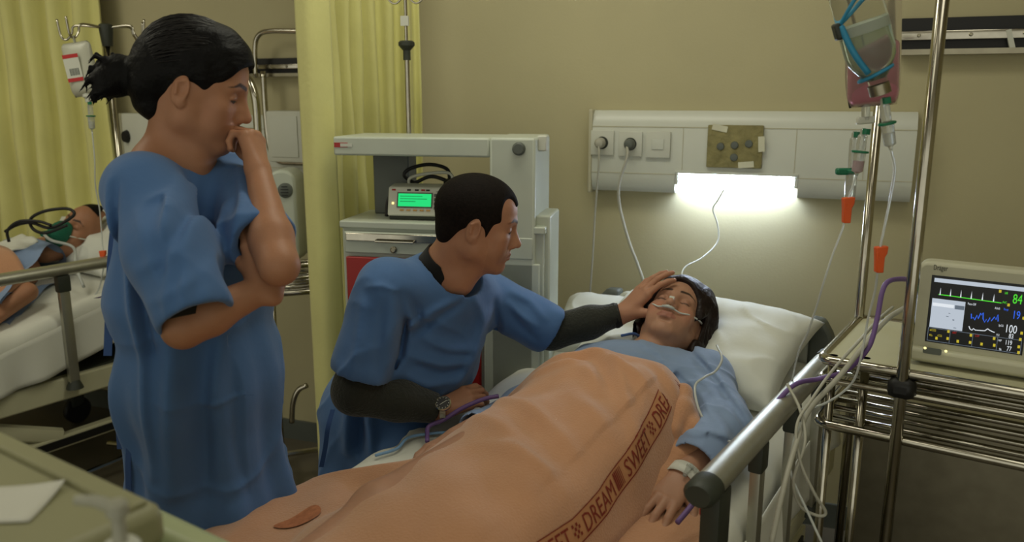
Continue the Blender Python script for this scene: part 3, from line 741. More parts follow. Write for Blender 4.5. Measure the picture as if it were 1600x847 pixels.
# ================================================================== chrome monitor cart (right)
def cart(M, w, dp, zs, zl, nsl, label, posts, tall=None, panel=True, plate=True):
    c = thing('monitor_cart', label, 'cart', M)
    def ring(z, r, nm): 
        pts = rrect(0, 0, w, dp, .03, 4); P = [(x, y, z) for x, y in pts]; P.append(P[0])
        MB().tube(P, r, 10, caps=False).build(nm, M_CHROME, c, smooth=True)
    ring(zs, .012, 'shelf_frame'); ring(zl, .011, 'lower_shelf_frame'); ring(zs - .045, .008, 'shelf_under_frame')
    if plate: MB().box((w / 2, dp / 2, zs + .002), (w - .02, dp - .02, .006)).build('shelf_plate', M_CREAM, c)
    for i in range(nsl):
        y = dp * (i + 1) / (nsl + 1); MB().tube([(.0, y, zl), (w, y, zl)], .0075, 8).build('slat', M_CHROME, c, smooth=True)
    for i in range(4):
        y = dp * (i + .6) / 4; MB().tube([(.0, y, zs - .045), (w, y, zs - .045)], .006, 8).build('slat', M_CHROME, c, smooth=True)
    for (x, y, z0, z1, r) in posts: MB().tube([(x, y, z0), (x, y, z1)], r, 12).build('post', M_CHROME, c, smooth=True)
    if panel: MB().box((w / 2, dp - .01, zl * .52), (w - .04, .01, zl * .8)).build('back_panel', M_STEEL, c)
    MB().tube([(0, .02, .11), (0, dp - .02, .11)], .012, 8).build('foot_bar', M_CHROME, c); MB().tube([(w, .02, .11), (w, dp - .02, .11)], .012, 8).build('foot_bar', M_CHROME, c)
    MB().tube([(0, dp / 2, .11), (w, dp / 2, .11)], .012, 8).build('foot_bar', M_CHROME, c)
    for x in (0, w):
        for y in (.03, dp - .03): MB().lathe([(.036, -.011), (.04, -.006), (.04, .006), (.036, .011)], Matrix.Translation((x, y, .06 - .02)) @ Matrix.Rotation(math.pi / 2, 4, 'Y'), 16).build('castor', M_BLACK, c)
    return c
CO = B(.485, -.555, 0); CART_M = Matrix.Translation(CO) @ Matrix.Rotation(-BED_A, 4, 'Z')
c1 = cart(CART_M, .66, .42, .925, .775, 6, 'chrome monitor cart beside the bed rail', [(.0, .40, .05, 1.75, .012), (.02, .03, .05, .93, .010), (.085, .05, .05, .93, .010), (.17, -.012, .03, 2.3, .0125), (.64, .03, .05, .93, .012), (.66, .40, .05, .93, .012)])
MB().box((.17, -.004, .895), (.055, .05, .045)).build('post_clamp', M_BLACK, c1, bevel=.015)
# hook arm at the top of the tall front post
MB().tube(spline([(.17, -.012, 2.05), (.12, -.04, 2.10), (.06, -.08, 2.08), (.03, -.10, 2.03)], 6), .005, 8).build('hook_arm', M_CHROME, c1, smooth=True)
MB().tube(spline([(.17, -.012, 2.10), (.10, .0, 2.14), (.03, .02, 2.12), (.0, .03, 2.06)], 6), .005, 8).build('hook_arm', M_CHROME, c1, smooth=True)

# ------------------------------------------------------------------ patient monitor
MON_M = CART_M @ Matrix.Translation((.166, .075, .932))
mo = thing('patient_monitor', 'cream patient monitor with a dark vital signs screen on the chrome cart', 'monitor', MON_M)
M_MON = mat('monitor_cream', '#b7b59d', .45, var=.03)
MB().prism(rrect(0, 0, .32, .225, .02), .05).build('monitor_front', M_MON, mo, bevel=.008)
MB().prism(rrect(.02, .006, .30, .20, .02), .09, Matrix.Translation((0, .045, 0))).build('monitor_back', M_MON, mo, bevel=.01)
MB().box((.16, -.002, .022), (.33, .03, .03)).build('monitor_sill', M_MON, mo, bevel=.008)
SX, SZ, SW, SH = .031, .052, .176, .143
def sq(name, x0, y0, x1, y1, m, lvl, parent):
    """a flat print on the screen: x right, y down, both from 0 to 1"""
    e = -.0008 - .0004 * lvl
    vs = [(SX + SW * x0, e, SZ + SH * (1 - y0)), (SX + SW * x1, e, SZ + SH * (1 - y0)), (SX + SW * x1, e, SZ + SH * (1 - y1)), (SX + SW * x0, e, SZ + SH * (1 - y1))]
    return vs
scr = MB().box((SX + SW / 2, -.0002, SZ + SH / 2), (SW + .004, .0012, SH + .004)).build('screen', mat('screen_black', '#040507', .25, emit='#06080c', estr=.4), mo)
EM = {'g': emission('trace_green', '#55e03a', 1.0), 'b': emission('trace_blue', '#3a6cf0', 1.0), 'w': emission('trace_white', '#e6ecf2', .95), 'y': emission('trace_yellow', '#d8c43c', .8),
      'l': emission('panel_light', '#ccd6e2', .80), 'r': emission('trace_red', '#c4302a', .7), 'd': emission('panel_grey', '#8d9aa8', .5)}
def squares(name, lst, c, lvl=1):
    mb = MB()
    for q in lst: mb.add(sq(name, *q, None, lvl, None), [(3, 2, 1, 0)])
    o = bpy.data.objects.new(name, None)
    bpy.data.objects.remove(o)
    me = bpy.data.meshes.new(name); me.from_pydata(mb.v, [], mb.f); return link(name, me, EM[c], scr, smooth=False)
squares('top_bar', [(.02, .025, .99, .085)], 'l'); squares('info_box', [(.02, .335, .375, .78)], 'l'); squares('info_strip', [(.03, .40, .26, .45)], 'w', 2); squares('info_button', [(.27, .40, .37, .46)], 'd', 2)
for q in ((.21, .53, .23, .54), (.19, .58, .215, .59), (.26, .62, .28, .635), (.28, .74, .31, .75)): squares('info_mark', [q], 'd', 2)
def trace(name, pts, c, wd, lvl=1):
    mb = MB(); e = -.0008 - .0004 * lvl
    P = [Vector((SX + SW * x, e, SZ + SH * (1 - y))) for x, y in pts]
    mb.tube(P, wd, 4, caps=True, flat=None)
    return link(name, mb.mesh(name), EM[c], scr, smooth=False)
trace('pulse_trace', [(.08, .27), (.2, .27), (.35, .275), (.5, .28), (.74, .285)], 'g', .0009)
for x in (.095, .205, .315, .425, .54, .655): trace('pulse_spike', [(x, .275), (x + .003, .165), (x + .006, .275)], 'w', .0007, 2)
trace('breath_trace', [(.45, .50), (.455, .57), (.475, .55), (.49, .585), (.51, .51), (.525, .56), (.545, .47), (.555, .50), (.57, .46), (.575, .55), (.595, .60), (.61, .55), (.625, .59), (.645, .52), (.66, .57), (.69, .50), (.705, .54), (.72, .46), (.73, .56)], 'b', .0009)
trace('oxygen_trace', [(.44, .69), (.455, .73), (.475, .745), (.49, .715), (.51, .735), (.57, .73), (.61, .725), (.635, .69), (.66, .71), (.69, .725), (.71, .73)], 'w', .0009)
def word(name, txt, x, y, size, c, parent=scr, lvl=2, m=None):
    me = text_mesh(txt, size * SH); me.transform(Matrix.Diagonal((.60, 1, 1, 1))); T = Matrix.Translation((SX + SW * x, -.0008 - .0004 * lvl, SZ + SH * (1 - y))) @ Matrix.Rotation(math.pi / 2, 4, 'X')
    me.transform(T); o = link(name, me, m or EM[c], parent, smooth=False); return o
word('heart_rate', '84', .845, .27, .20, 'g'); word('breath_rate', '19', .86, .49, .17, 'b'); word('oxygen_value', '100', .805, .705, .17, 'w'); word('pulse_value', '83', .855, .785, .10, 'w')
word('pressure_value', '119', .825, .885, .10, 'w'); word('pressure_value', '77', .85, .975, .10, 'w')
word('screen_caption', 'Pace-Off', .40, .37, .05, 'w'); word('screen_caption', 'Adult', .68, .385, .05, 'w'); word('screen_caption', 'Resp', .77, .385, .05, 'b'); word('screen_caption', 'SpO2', .74, .63, .045, 'w'); word('screen_caption', 'PLS', .73, .775, .045, 'w')
word('screen_caption', 'HR', .76, .15, .05, 'g'); word('screen_caption', 'PVC', .75, .29, .05, 'g'); word('screen_caption', 'etCO2', .03, .84, .05, 'y'); word('screen_caption', 'iCO2', .12, .91, .045, 'y'); word('screen_caption', 'RRc', .03, .92, .045, 'y'); word('screen_caption', 'ART', .275, .835, .05, 'r'); word('screen_caption', 'CVP', .515, .835, .05, 'r')
word('screen_caption', 'NBP', .755, .85, .04, 'w'); word('screen_caption', '96', .775, .985, .05, 'w')
squares('cell_frame', [(.01, .79, .99, .797), (.01, .988, .99, .995), (.01, .79, .015, .995), (.25, .79, .255, .995), (.49, .79, .495, .995), (.745, .79, .75, .995), (.985, .79, .99, .995)], 'd', 1)
for x, y in ((.22, .82), (.22, .93), (.10, .95), (.46, .83), (.46, .94), (.33, .95), (.70, .83), (.71, .93), (.58, .94), (.955, .9), (.96, .985), (.96, .79), (.965, .695), (.965, .475), (.80, .31), (.70, .125)):
    squares('alarm_bell', [(x, y - .03, x + .025, y + .012)], 'y', 2)
word('maker_name', 'Dräger', -.005, -.095, .11, None, mo, 1, M_BLACK)
MB().prism(rrect(SX - .002, .028, SX + .034, .042, .004), .001, Matrix.Translation((0, -.0185, 0))).build('power_key', M_GREYP, mo)
for x in (SX + .002, SX + .042): MB().lathe([(.003, 0), (.002, .002)], disc_M(x, -.0195, .04), 8).build('status_light', emission('lamp_yellow2', '#fff2a0', 1.5), mo)

# ================================================================== drips hanging on the right
def bag_mesh(w, h, t, seed=1):
    """flat pouch hanging along -z from 0"""
    NU, NV = 20, 26
    def pt(a, b, s):
        x, z = 2 * a - 1, b; e = max(0, (1 - abs(x) ** 3)) * max(0, 1 - abs(2 * z - 1) ** 5); r = 1 - .14 * max(0, (z - .82) / .18) ** 2 - .2 * max(0, (.08 - z) / .08) ** 2
        return (x * w / 2 * r, s * t / 2 * e ** .5 * (.55 + .75 * z * (1 - .3 * z)), -h * z)
    vs = []; fs = []; n = NU + 1
    for s in (1, -1):
        o = len(vs); vs += [pt(i / NU, j / NV, s) for j in range(NV + 1) for i in range(n)]
        fs += [(o + j * n + i, o + j * n + i + 1, o + (j + 1) * n + i + 1, o + (j + 1) * n + i) for j in range(NV) for i in range(NU)]
    me = bpy.data.meshes.new('pouch'); me.from_pydata(vs, [], fs)
    bm = bmesh.new(); bm.from_mesh(me); bmesh.ops.remove_doubles(bm, verts=bm.verts[:], dist=.0006); bmesh.ops.recalc_face_normals(bm, faces=bm.faces[:]); bm.to_mesh(me); bm.free()
    return me
def frame_to(p0, p1):
    """matrix with -z running from p0 to p1"""
    z = (p0 - p1).normalized(); x = Vector((1, 0, 0)); x = (x - z * x.dot(z)).normalized(); y = z.cross(x)
    return Matrix.Translation(p0) @ Matrix((x, y, z)).transposed().to_4x4()
M_PINK = mat('pink_fluid', '#c48592', .2, trans=.35, ior=1.15, var=.03)
M_PBAG = mat('clear_bag', '#e6e2da', .15, trans=.9, ior=1.06, var=.02)
def drip_chamber(p0, p1, label, ring=.5, group='drip chambers on the right'):
    L_ = (p1 - p0).length; M = frame_to(p0, p1); t = thing('drip_chamber', label, 'drip chamber', M, group)
    MB().lathe([(.003, 0), (.006, -.004), (.006, -.012), (.009, -.016), (.009, -L_ * .45)], None, 14).build('upper_chamber', M_CLEARP, t)
    MB().lathe([(.009, -L_ * .47), (.0115, -L_ * .5), (.0105, -L_ * .9), (.004, -L_ * .94), (.003, -L_)], None, 14).build('lower_chamber', M_CLEARP, t)
    MB().lathe([(.0135, -L_ * .47), (.016, -L_ * .48), (.016, -L_ * .51), (.0135, -L_ * .52)], None, 16).build('green_ring', M_GREEN, t)
    MB().lathe([(.0075, -.001), (.0075, -.012)], Matrix.Translation((.003, -.006, 0)), 10).build('green_cap', M_GREEN, t)
    MB().lathe([(.0085, -L_ * .68), (.0085, -L_ * .9)], None, 12).build('fluid', M_PINK if 'pink' in label else M_CLEARP, t)
    return t
def clamp(px, py, Y, label, rz=0):
    t = thing('roller_clamp', label, 'clamp', Matrix.Translation(at(px, py, Y)) @ Euler((0, rz, 0)).to_matrix().to_4x4(), 'orange clamps on the drip lines')
    MB().prism([(-.011, .024), (.013, .026), (.012, .012), (.008, .004), (.008, -.026), (-.006, -.026), (-.008, .0)], .014, Matrix.Translation((0, -.007, 0))).build('clamp_body', M_ORANGE, t, bevel=.002)
    MB().lathe([(.006, 0), (.006, .016)], Matrix.Translation((.0, .008, .008)) @ Matrix.Rotation(math.pi / 2, 4, 'X'), 12).build('clamp_wheel', M_ORANGE, t)
    return t
YB = 1.52
p0, p1 = at(1322, -62, YB), at(1377, 150, YB)
bt = thing('infusion_bottle', 'upturned clear glass infusion bottle in a blue hanger strap', 'bottle', frame_to(p0, p1)); Lb = (p1 - p0).length
BR = .044
MB().lathe([(.02, 0), (.038, -.003), (BR, -.012), (BR, -Lb * .66), (BR * .93, -Lb * .73), (BR * .62, -Lb * .82), (.017, -Lb * .87), (.015, -Lb * .92)], None, 32).build('bottle_glass', M_GLASS, bt, smooth=False)
MB().lathe([(.0155, -Lb * .905), (.019, -Lb * .91), (.019, -Lb * .985), (.014, -Lb * .99)], None, 24).build('metal_cap', M_STEEL, bt)
MB().lathe([(BR * .93, -Lb * .49), (BR * .94, -Lb * .66), (BR * .86, -Lb * .73), (BR * .55, -Lb * .815), (.012, -Lb * .87)], None, 32).build('fluid', mat('clear_fluid', '#c9d6cf', .08, trans=.85, ior=1.2, var=.02), bt)
MB().lathe([(BR * 1.005, -Lb * .45), (BR * 1.006, -Lb * .52)], None, 32).build('label_band', mat('frosted_label', '#aab3a4', .5, trans=.3, var=.05), bt)
M_STRAP = mat('blue_strap', '#2c86ad', .5, var=.05)
def bring(z, r, tilt, nm):
    pts = [Vector((r * math.cos(a), r * math.sin(a), z + tilt * math.cos(a + .6))) for a in [2 * math.pi * i / 24 for i in range(25)]]
    MB().tube(pts, .0035, 6).build(nm, M_STRAP, bt, smooth=True)
bring(-Lb * .30, BR + .002, .045, 'upper_strap'); bring(-Lb * .83, .030, .006, 'lower_strap')
for a in (math.radians(200), math.radians(20)):
    P = [Vector(((BR + .003) * math.cos(a), (BR + .003) * math.sin(a), -Lb * .42)), Vector(((BR + .003) * math.cos(a + .25), (BR + .003) * math.sin(a + .25), -Lb * .62)), Vector((.034 * math.cos(a + .5), .034 * math.sin(a + .5), -Lb * .80))]
    MB().tube(spline(P, 5), .006, 8).build('strap_band', M_STRAP, bt, smooth=True)
MB().tube(spline([(-.04, 0, -Lb * .2), (-.02, 0, .02), (.03, 0, .05), (.06, 0, .04)], 5), .003, 6).build('strap_loop', M_STRAP, bt)
MB().box((-BR - .006, -.01, -Lb * .45), (.012, .02, .03)).build('strap_buckle', M_DARK, bt, bevel=.004)
p0, p1 = at(1366, -120, 1.62), at(1364, 166, 1.62); Hb = (p1 - p0).length
bg = thing('infusion_bag', 'clear soft infusion bag with pink fluid behind the glass bottle', 'infusion bag', frame_to(p0, p1))
link('pouch', bag_mesh(.108, Hb, .045), M_PBAG, bg)
me = bag_mesh(.099, Hb * .36, .043); me.transform(Matrix.Translation((0, 0, -Hb * .63))); link('pink_fluid', me, M_PINK, bg)
for x in (-.014, .022): MB().lathe([(.008, 0), (.008, -.03)], Matrix.Translation((x, 0, -Hb * .985)), 12).build('port', M_CLEARP, bg)
MB().box((-.014, 0, -Hb - .026), (.034, .014, .014)).build('port_collar', M_WHITEP, bg, bevel=.003)
drip_chamber(at(1350, 200, 1.60), at(1338, 275, 1.60), 'drip chamber with pink fluid under the pink bag')
drip_chamber(at(1380, 152, 1.52), at(1392, 234, 1.52), 'clear drip chamber under the glass bottle')
drip_chamber(at(1336, 205, 1.68), at(1326, 330, 1.68), 'spare drip chamber with dark green collar hanging by the wall')
o = MB().box(at(1323, 268, 1.68), (.045, .016, .014)).build('line_manifold', M_GREEN, None, bevel=.004); tag(o, 'dark green line manifold beside the drip chambers', 'manifold')
clamp(1323, 328, 1.60, 'orange clamp on the left drip line'); clamp(1374, 405, 1.53, 'larger orange clamp on the right drip line above the monitor shelf')
cable('drip_line', [at(1338, 274, 1.60), at(1332, 292, 1.60), at(1324, 315, 1.60), at(1318, 352, 1.60), at(1302, 395, 1.60), at(1288, 438, 1.60), at(1276, 478, 1.62), at(1262, 520, 1.66), at(1245, 560, 1.72), B(.40, -.50, .72)], .0022, M_TUBE, 'clear drip line slanting from the pink bag to the bed', 'tube')
cable('drip_line', [at(1392, 233, 1.52), at(1398, 262, 1.52), at(1393, 300, 1.53), at(1383, 350, 1.53), at(1374, 395, 1.53), at(1368, 450, 1.56), at(1356, 500, 1.58), at(1345, 560, 1.58), at(1330, 600, 1.60), at(1290, 630, 1.62), at(1250, 640, 1.64)], .0024, M_TUBE, 'clear drip line falling from the glass bottle in front of the cart', 'tube')
# monitor leads: purple hose and grey leads across the rail
cable('pressure_hose', [at(1432, 440, 1.78), at(1410, 436, 1.72), at(1388, 440, 1.68), at(1378, 458, 1.66), at(1370, 500, 1.64), at(1356, 545, 1.62), at(1320, 580, 1.66), at(1280, 592, 1.72), B(.452, -.66, .885), B(.42, -.80, .83), B(.39, -.93, .79), B(.37, -1.0, .735), B(.36, -1.05, .715)], .0055, M_PURPLE, 'purple hose from the monitor over the bed rail to the patient\'s arm', 'hose')
cable('monitor_lead', [at(1412, 482, 1.74), at(1385, 500, 1.68), at(1350, 540, 1.62), at(1310, 590, 1.60), at(1265, 640, 1.58), at(1245, 690, 1.50), at(1225, 760, 1.42), at(1205, 850, 1.36)], .0055, M_CORD, 'thick grey monitor lead drooping off the cart to the floor', 'lead')
cable('monitor_lead', [at(1395, 480, 1.76), at(1372, 500, 1.70), at(1345, 530, 1.64), at(1300, 580, 1.62), at(1268, 625, 1.57), at(1245, 665, 1.52), at(1250, 720, 1.48), at(1272, 770, 1.46), at(1290, 800, 1.46), at(1278, 806, 1.46), at(1250, 790, 1.47), at(1240, 750, 1.47), at(1258, 690, 1.50), at(1250, 640, 1.56), at(1230, 600, 1.62)], .0032, M_CORD, 'thin grey monitor lead hanging in a loop outside the bed rail', 'lead')
cable('monitor_lead', [at(1250, 660, 1.53), at(1238, 700, 1.50), at(1236, 740, 1.48), at(1262, 800, 1.45), at(1285, 850, 1.42)], .0026, M_TUBE, 'thin clear tube falling beside the looped lead', 'tube')
cable('oxygen_tube', [at(1120, 540, 1.95), at(1128, 560, 1.88), at(1118, 580, 1.84), at(1100, 590, 1.80), at(1086, 604, 1.77), at(1092, 640, 1.72), at(1110, 668, 1.68), at(1140, 690, 1.62), at(1180, 690, 1.58)], .003, M_TUBE, 'clear oxygen tube curling over the patient\'s shoulder', 'tube')

# ================================================================== foreground cabinet at the foot of the bed
FM_ = BED_M.copy(); fc = thing('bedside_cabinet', 'pale green cabinet in the near left corner with a lidded top', 'cabinet', FM_)
M_FCAB = mat('olive_cream_laminate', '#8e8c6a', .5, var=.05, vscale=7)
u1, v1, u0, v0, zt = .175, -1.955, -.55, -2.62, 1.10
def fb(name, a, b, c, d, e, f, m, parent=fc, bev=.006): return MB().box(((a + b) / 2, (c + d) / 2, (e + f) / 2), (b - a, d - c, f - e)).build(name, m, parent, bevel=bev)
fb('cabinet_top', u0, u1, v0, v1, zt - .045, zt, M_FCAB, bev=.012)
fb('raised_rim', u0 + .01, u1 - .012, v1 - .035, v1 - .012, zt - .002, zt + .006, M_FCAB, bev=.003)
b_ = fb('cabinet_body', u0 + .01, u1 - .012, v0 + .01, v1 - .012, .08, zt - .045, M_FOOT)
for i in range(2):
    dd = fb('cabinet_door', u1 - .013, u1 - .002, v0 + .02 + i * .32, v0 + .33 + i * .32, .12, zt - .07, M_FOOT)
    MB().tube([(u1 - .002, v0 + .30 + i * .06, .7), (u1 + .02, v0 + .30 + i * .06, .69), (u1 + .02, v0 + .30 + i * .06, .61), (u1 - .002, v0 + .30 + i * .06, .6)], .005, 8).build('door_handle', M_CHROME, dd)
MB().tube([(u1 - .001, v1 - .085, zt - .022), (u1 + .006, v1 - .085, zt - .022), (u1 + .006, v1 - .12, zt - .024), (u1 - .001, v1 - .12, zt - .024)], .0025, 8).build('lid_catch', M_CHROME, fc)
fb('side_shelf', u1 - .012, u1 + .15, v0 + .25, v1 - .02, .965, .98, M_FOOT)
fb('shelf_bracket', u1 - .012, u1 + .12, v0 + .40, v0 + .42, .86, .965, M_STEEL)
fb('shelf_bracket', u1 - .012, u1 + .12, v1 - .14, v1 - .12, .86, .965, M_STEEL)
for x in (u0 + .06, u1 - .07):
    for y in (v0 + .06, v1 - .07): MB().lathe([(.03, 0), (.035, .08)], Matrix.Translation((x, y, 0)), 14).build('foot', M_BLACK, fc)
# pump bottle
pb = thing('pump_bottle', 'small translucent white pump bottle in front of the pale cabinet', 'bottle', BED_M @ Matrix.Translation((.268, -2.055, .981)))
M_MILK = mat('milky_plastic', '#a9a898', .4, trans=.2, var=.03)
MB().lathe([(.024, 0), (.027, .006), (.027, .10), (.022, .122), (.014, .13)], None, 24).build('bottle_body', M_MILK, pb)
MB().lathe([(.0135, .128), (.0155, .132), (.0155, .152), (.012, .156)], None, 20).build('screw_cap', M_WHITEP, pb)
MB().lathe([(.006, .155), (.0055, .178), (.009, .181), (.009, .190), (.006, .193)], None, 16).build('pump_head', M_MILK, pb)
MB().tube([(0, 0, .186), (-.018, -.008, .191), (-.034, -.015, .190)], [.006, .005, .0042], 10).build('nozzle', M_MILK, pb)
# sheet of paper
me = grid_mesh('paper', 10, 8, lambda a, b: (a * .10, b * .075, .0012 + .006 * (a * b) ** 3)); o = link('paper_sheet', me, mat('paper', '#c9c8bd', .9, var=.03)); add_mod(o, 'SOLIDIFY', thickness=.0008)
q = atz(-125, 822, zt + .001); o.matrix_world = Matrix.Translation(q) @ Matrix.Rotation(math.radians(4), 4, 'Z'); tag(o, 'white paper sheet with a lifted corner on the pale cabinet', 'paper')

# ================================================================== neighbour's drip stand and cart
Yp = 3.12; bx = at(168, 48, Yp).x
pole_x, ztop = at(176, 150, Yp).x, at(168, 44, Yp).z
ds = thing('drip_stand', 'chrome drip stand with four hooks beside the left curtain', 'drip stand', Matrix.Translation((pole_x, Yp, 0)))
MB().tube([(0, 0, .05), (0, 0, ztop - .03)], .0095, 12).build('pole', M_CHROME, ds, smooth=True)
MB().lathe([(.018, -.065), (.020, -.05), (.024, -.01), (.024, .012), (.018, .016)], Matrix.Translation((0, 0, ztop)), 16).build('hub', M_DARK, ds)
for ang_, L_ in ((185, .17), (240, .15), (-5, .15), (50, .14)):
    a = math.radians(ang_); dx, dy = math.cos(a), math.sin(a)
    P = [(0, 0, 0), (dx * L_ * .62, dy * L_ * .62, .008), (dx * L_ * .72, dy * L_ * .72, -.02), (dx * L_ * .84, dy * L_ * .84, -.042), (dx * L_ * .95, dy * L_ * .95, -.03), (dx * L_ * 1.0, dy * L_ * 1.0, .03)]
    o = MB().tube(spline(P, 6), .0042, 8).build('hook', M_CHROME, ds, smooth=True); o.location = (0, 0, ztop)
for k in range(5):
    a = math.radians(72 * k + 10); MB().tube([(0, 0, .09), (math.cos(a) * .24, math.sin(a) * .24, .06)], .011, 8).build('foot', M_CHROME, ds)
p0 = Vector((pole_x, Yp, ztop)) + Vector((math.cos(math.radians(240)), math.sin(math.radians(240)), 0)) * .128 + Vector((0, 0, -.045)); p1 = at(140, 158, p0.y)
bag = thing('drip_bag', 'milky drip bag with red and white label on the left stand', 'drip bag', frame_to(p0, p1)); Lb2 = (p1 - p0).length
M_MBAG = mat('milky_bag', '#c8c8b8', .3, trans=.25, var=.03)
MB().tube([(0, 0, .01), (0, 0, -.02)], .008, 8, flat=.4).build('hanger_tab', M_MBAG, bag)
link('pouch', (lambda m: (m.transform(Matrix.Translation((0, 0, -.012))), m)[1])(bag_mesh(.108, Lb2 * .86, .06)), M_MBAG, bag)
MB().lathe([(.02, 0), (.02, -.012), (.014, -.014), (.014, -.03)], Matrix.Translation((0, 0, -Lb2 * .875)), 14).build('port', M_WHITEP, bag)
lab = MB().box((-.014, -.0305, -Lb2 * .46), (.056, .001, .094)).build('label', M_WHITEP, bag)
for dz in (.041, -.041): MB().box((-.014, -.0312, -Lb2 * .46 + dz), (.056, .0008, .013)).build('red_band', mat('label_red', '#b3282a', .6, var=.05), lab)
for i in range(7): MB().box((-.026 + i * .005, -.0312, -Lb2 * .46 - .014), (.0025 if i % 2 else .0035, .0008, .024)).build('barcode_line', M_GREYP, lab)
drip_chamber(p1 + Vector((0, 0, .0)), at(144, 205, p0.y), 'drip chamber hanging under the milky drip bag', group='drip chambers of the neighbour')
cable('drip_line', [at(144, 205, p0.y), at(148, 250, p0.y), at(149, 290, 3.02), at(156, 330, 3.03), at(160, 380, 3.02), at(163, 405, 3.0), at(155, 450, 2.98), at(140, 470, 2.96)], .0025, M_TUBE, 'clear drip line falling to the masked patient', 'tube')
clamp(161, 402, 2.96, 'small orange clamp on the masked patient\'s drip line')
CM2 = Matrix.Translation((at(405, 440, 2.72).x, 2.86, 0)) @ Matrix.Rotation(math.radians(20), 4, 'Z')
cart(CM2, .30, .30, .90, .80, 5, 'slatted steel cart partly hidden between the woman and curtain', [(.0, .0, .05, .93, .009), (.15, .0, .78, .93, .009), (.30, .0, .05, .93, .009), (.0, .3, .05, .93, .009), (.30, .3, .05, .93, .009)], panel=False, plate=False)
su = thing('suction_unit', 'grey rounded suction unit with a vented dial behind the woman\'s hand', 'suction unit', Matrix.Translation((at(424, 340, 2.78).x, 2.86, .915)))
hz = at(424, 268, 2.78).z - .915
MB().prism(rrect(-.02, 0, .075, hz, .04), .14, Matrix.Translation((0, -.03, 0))).build('unit_body', M_CARTW, su, bevel=.01)
MB().lathe([(.026, 0), (.026, .006), (.018, .010)], disc_M(.04, -.03, hz - .07), 20).build('dial', M_GREYP, su)
for k in range(4): MB().box((.04, -.041, hz - .086 + k * .010), (.03 - abs(k - 1.5) * .006, .002, .003)).build('vent_slot', M_BLACK, su)
st = tag(MB().tube(spline([at(372, 118, 2.9), at(388, 124, 2.88), at(398, 150, 2.86), at(402, 190, 2.86), at(404, 250, 2.86), at(407, 330, 2.86), at(408, 420, 2.86)], 8), .014, 12).build('support_arm', M_CHROME, None, smooth=True), 'thick curved chrome support arm behind the woman\'s face', 'support arm')
st = tag(MB().tube(spline([at(456, 660, 2.85), at(458, 630, 2.84), at(466, 610, 2.84), at(480, 602, 2.84)], 6), .010, 10).build('tube_bend', M_CHROME, None, smooth=True), 'bent chrome tube low beside the flat curtain end', 'tube')
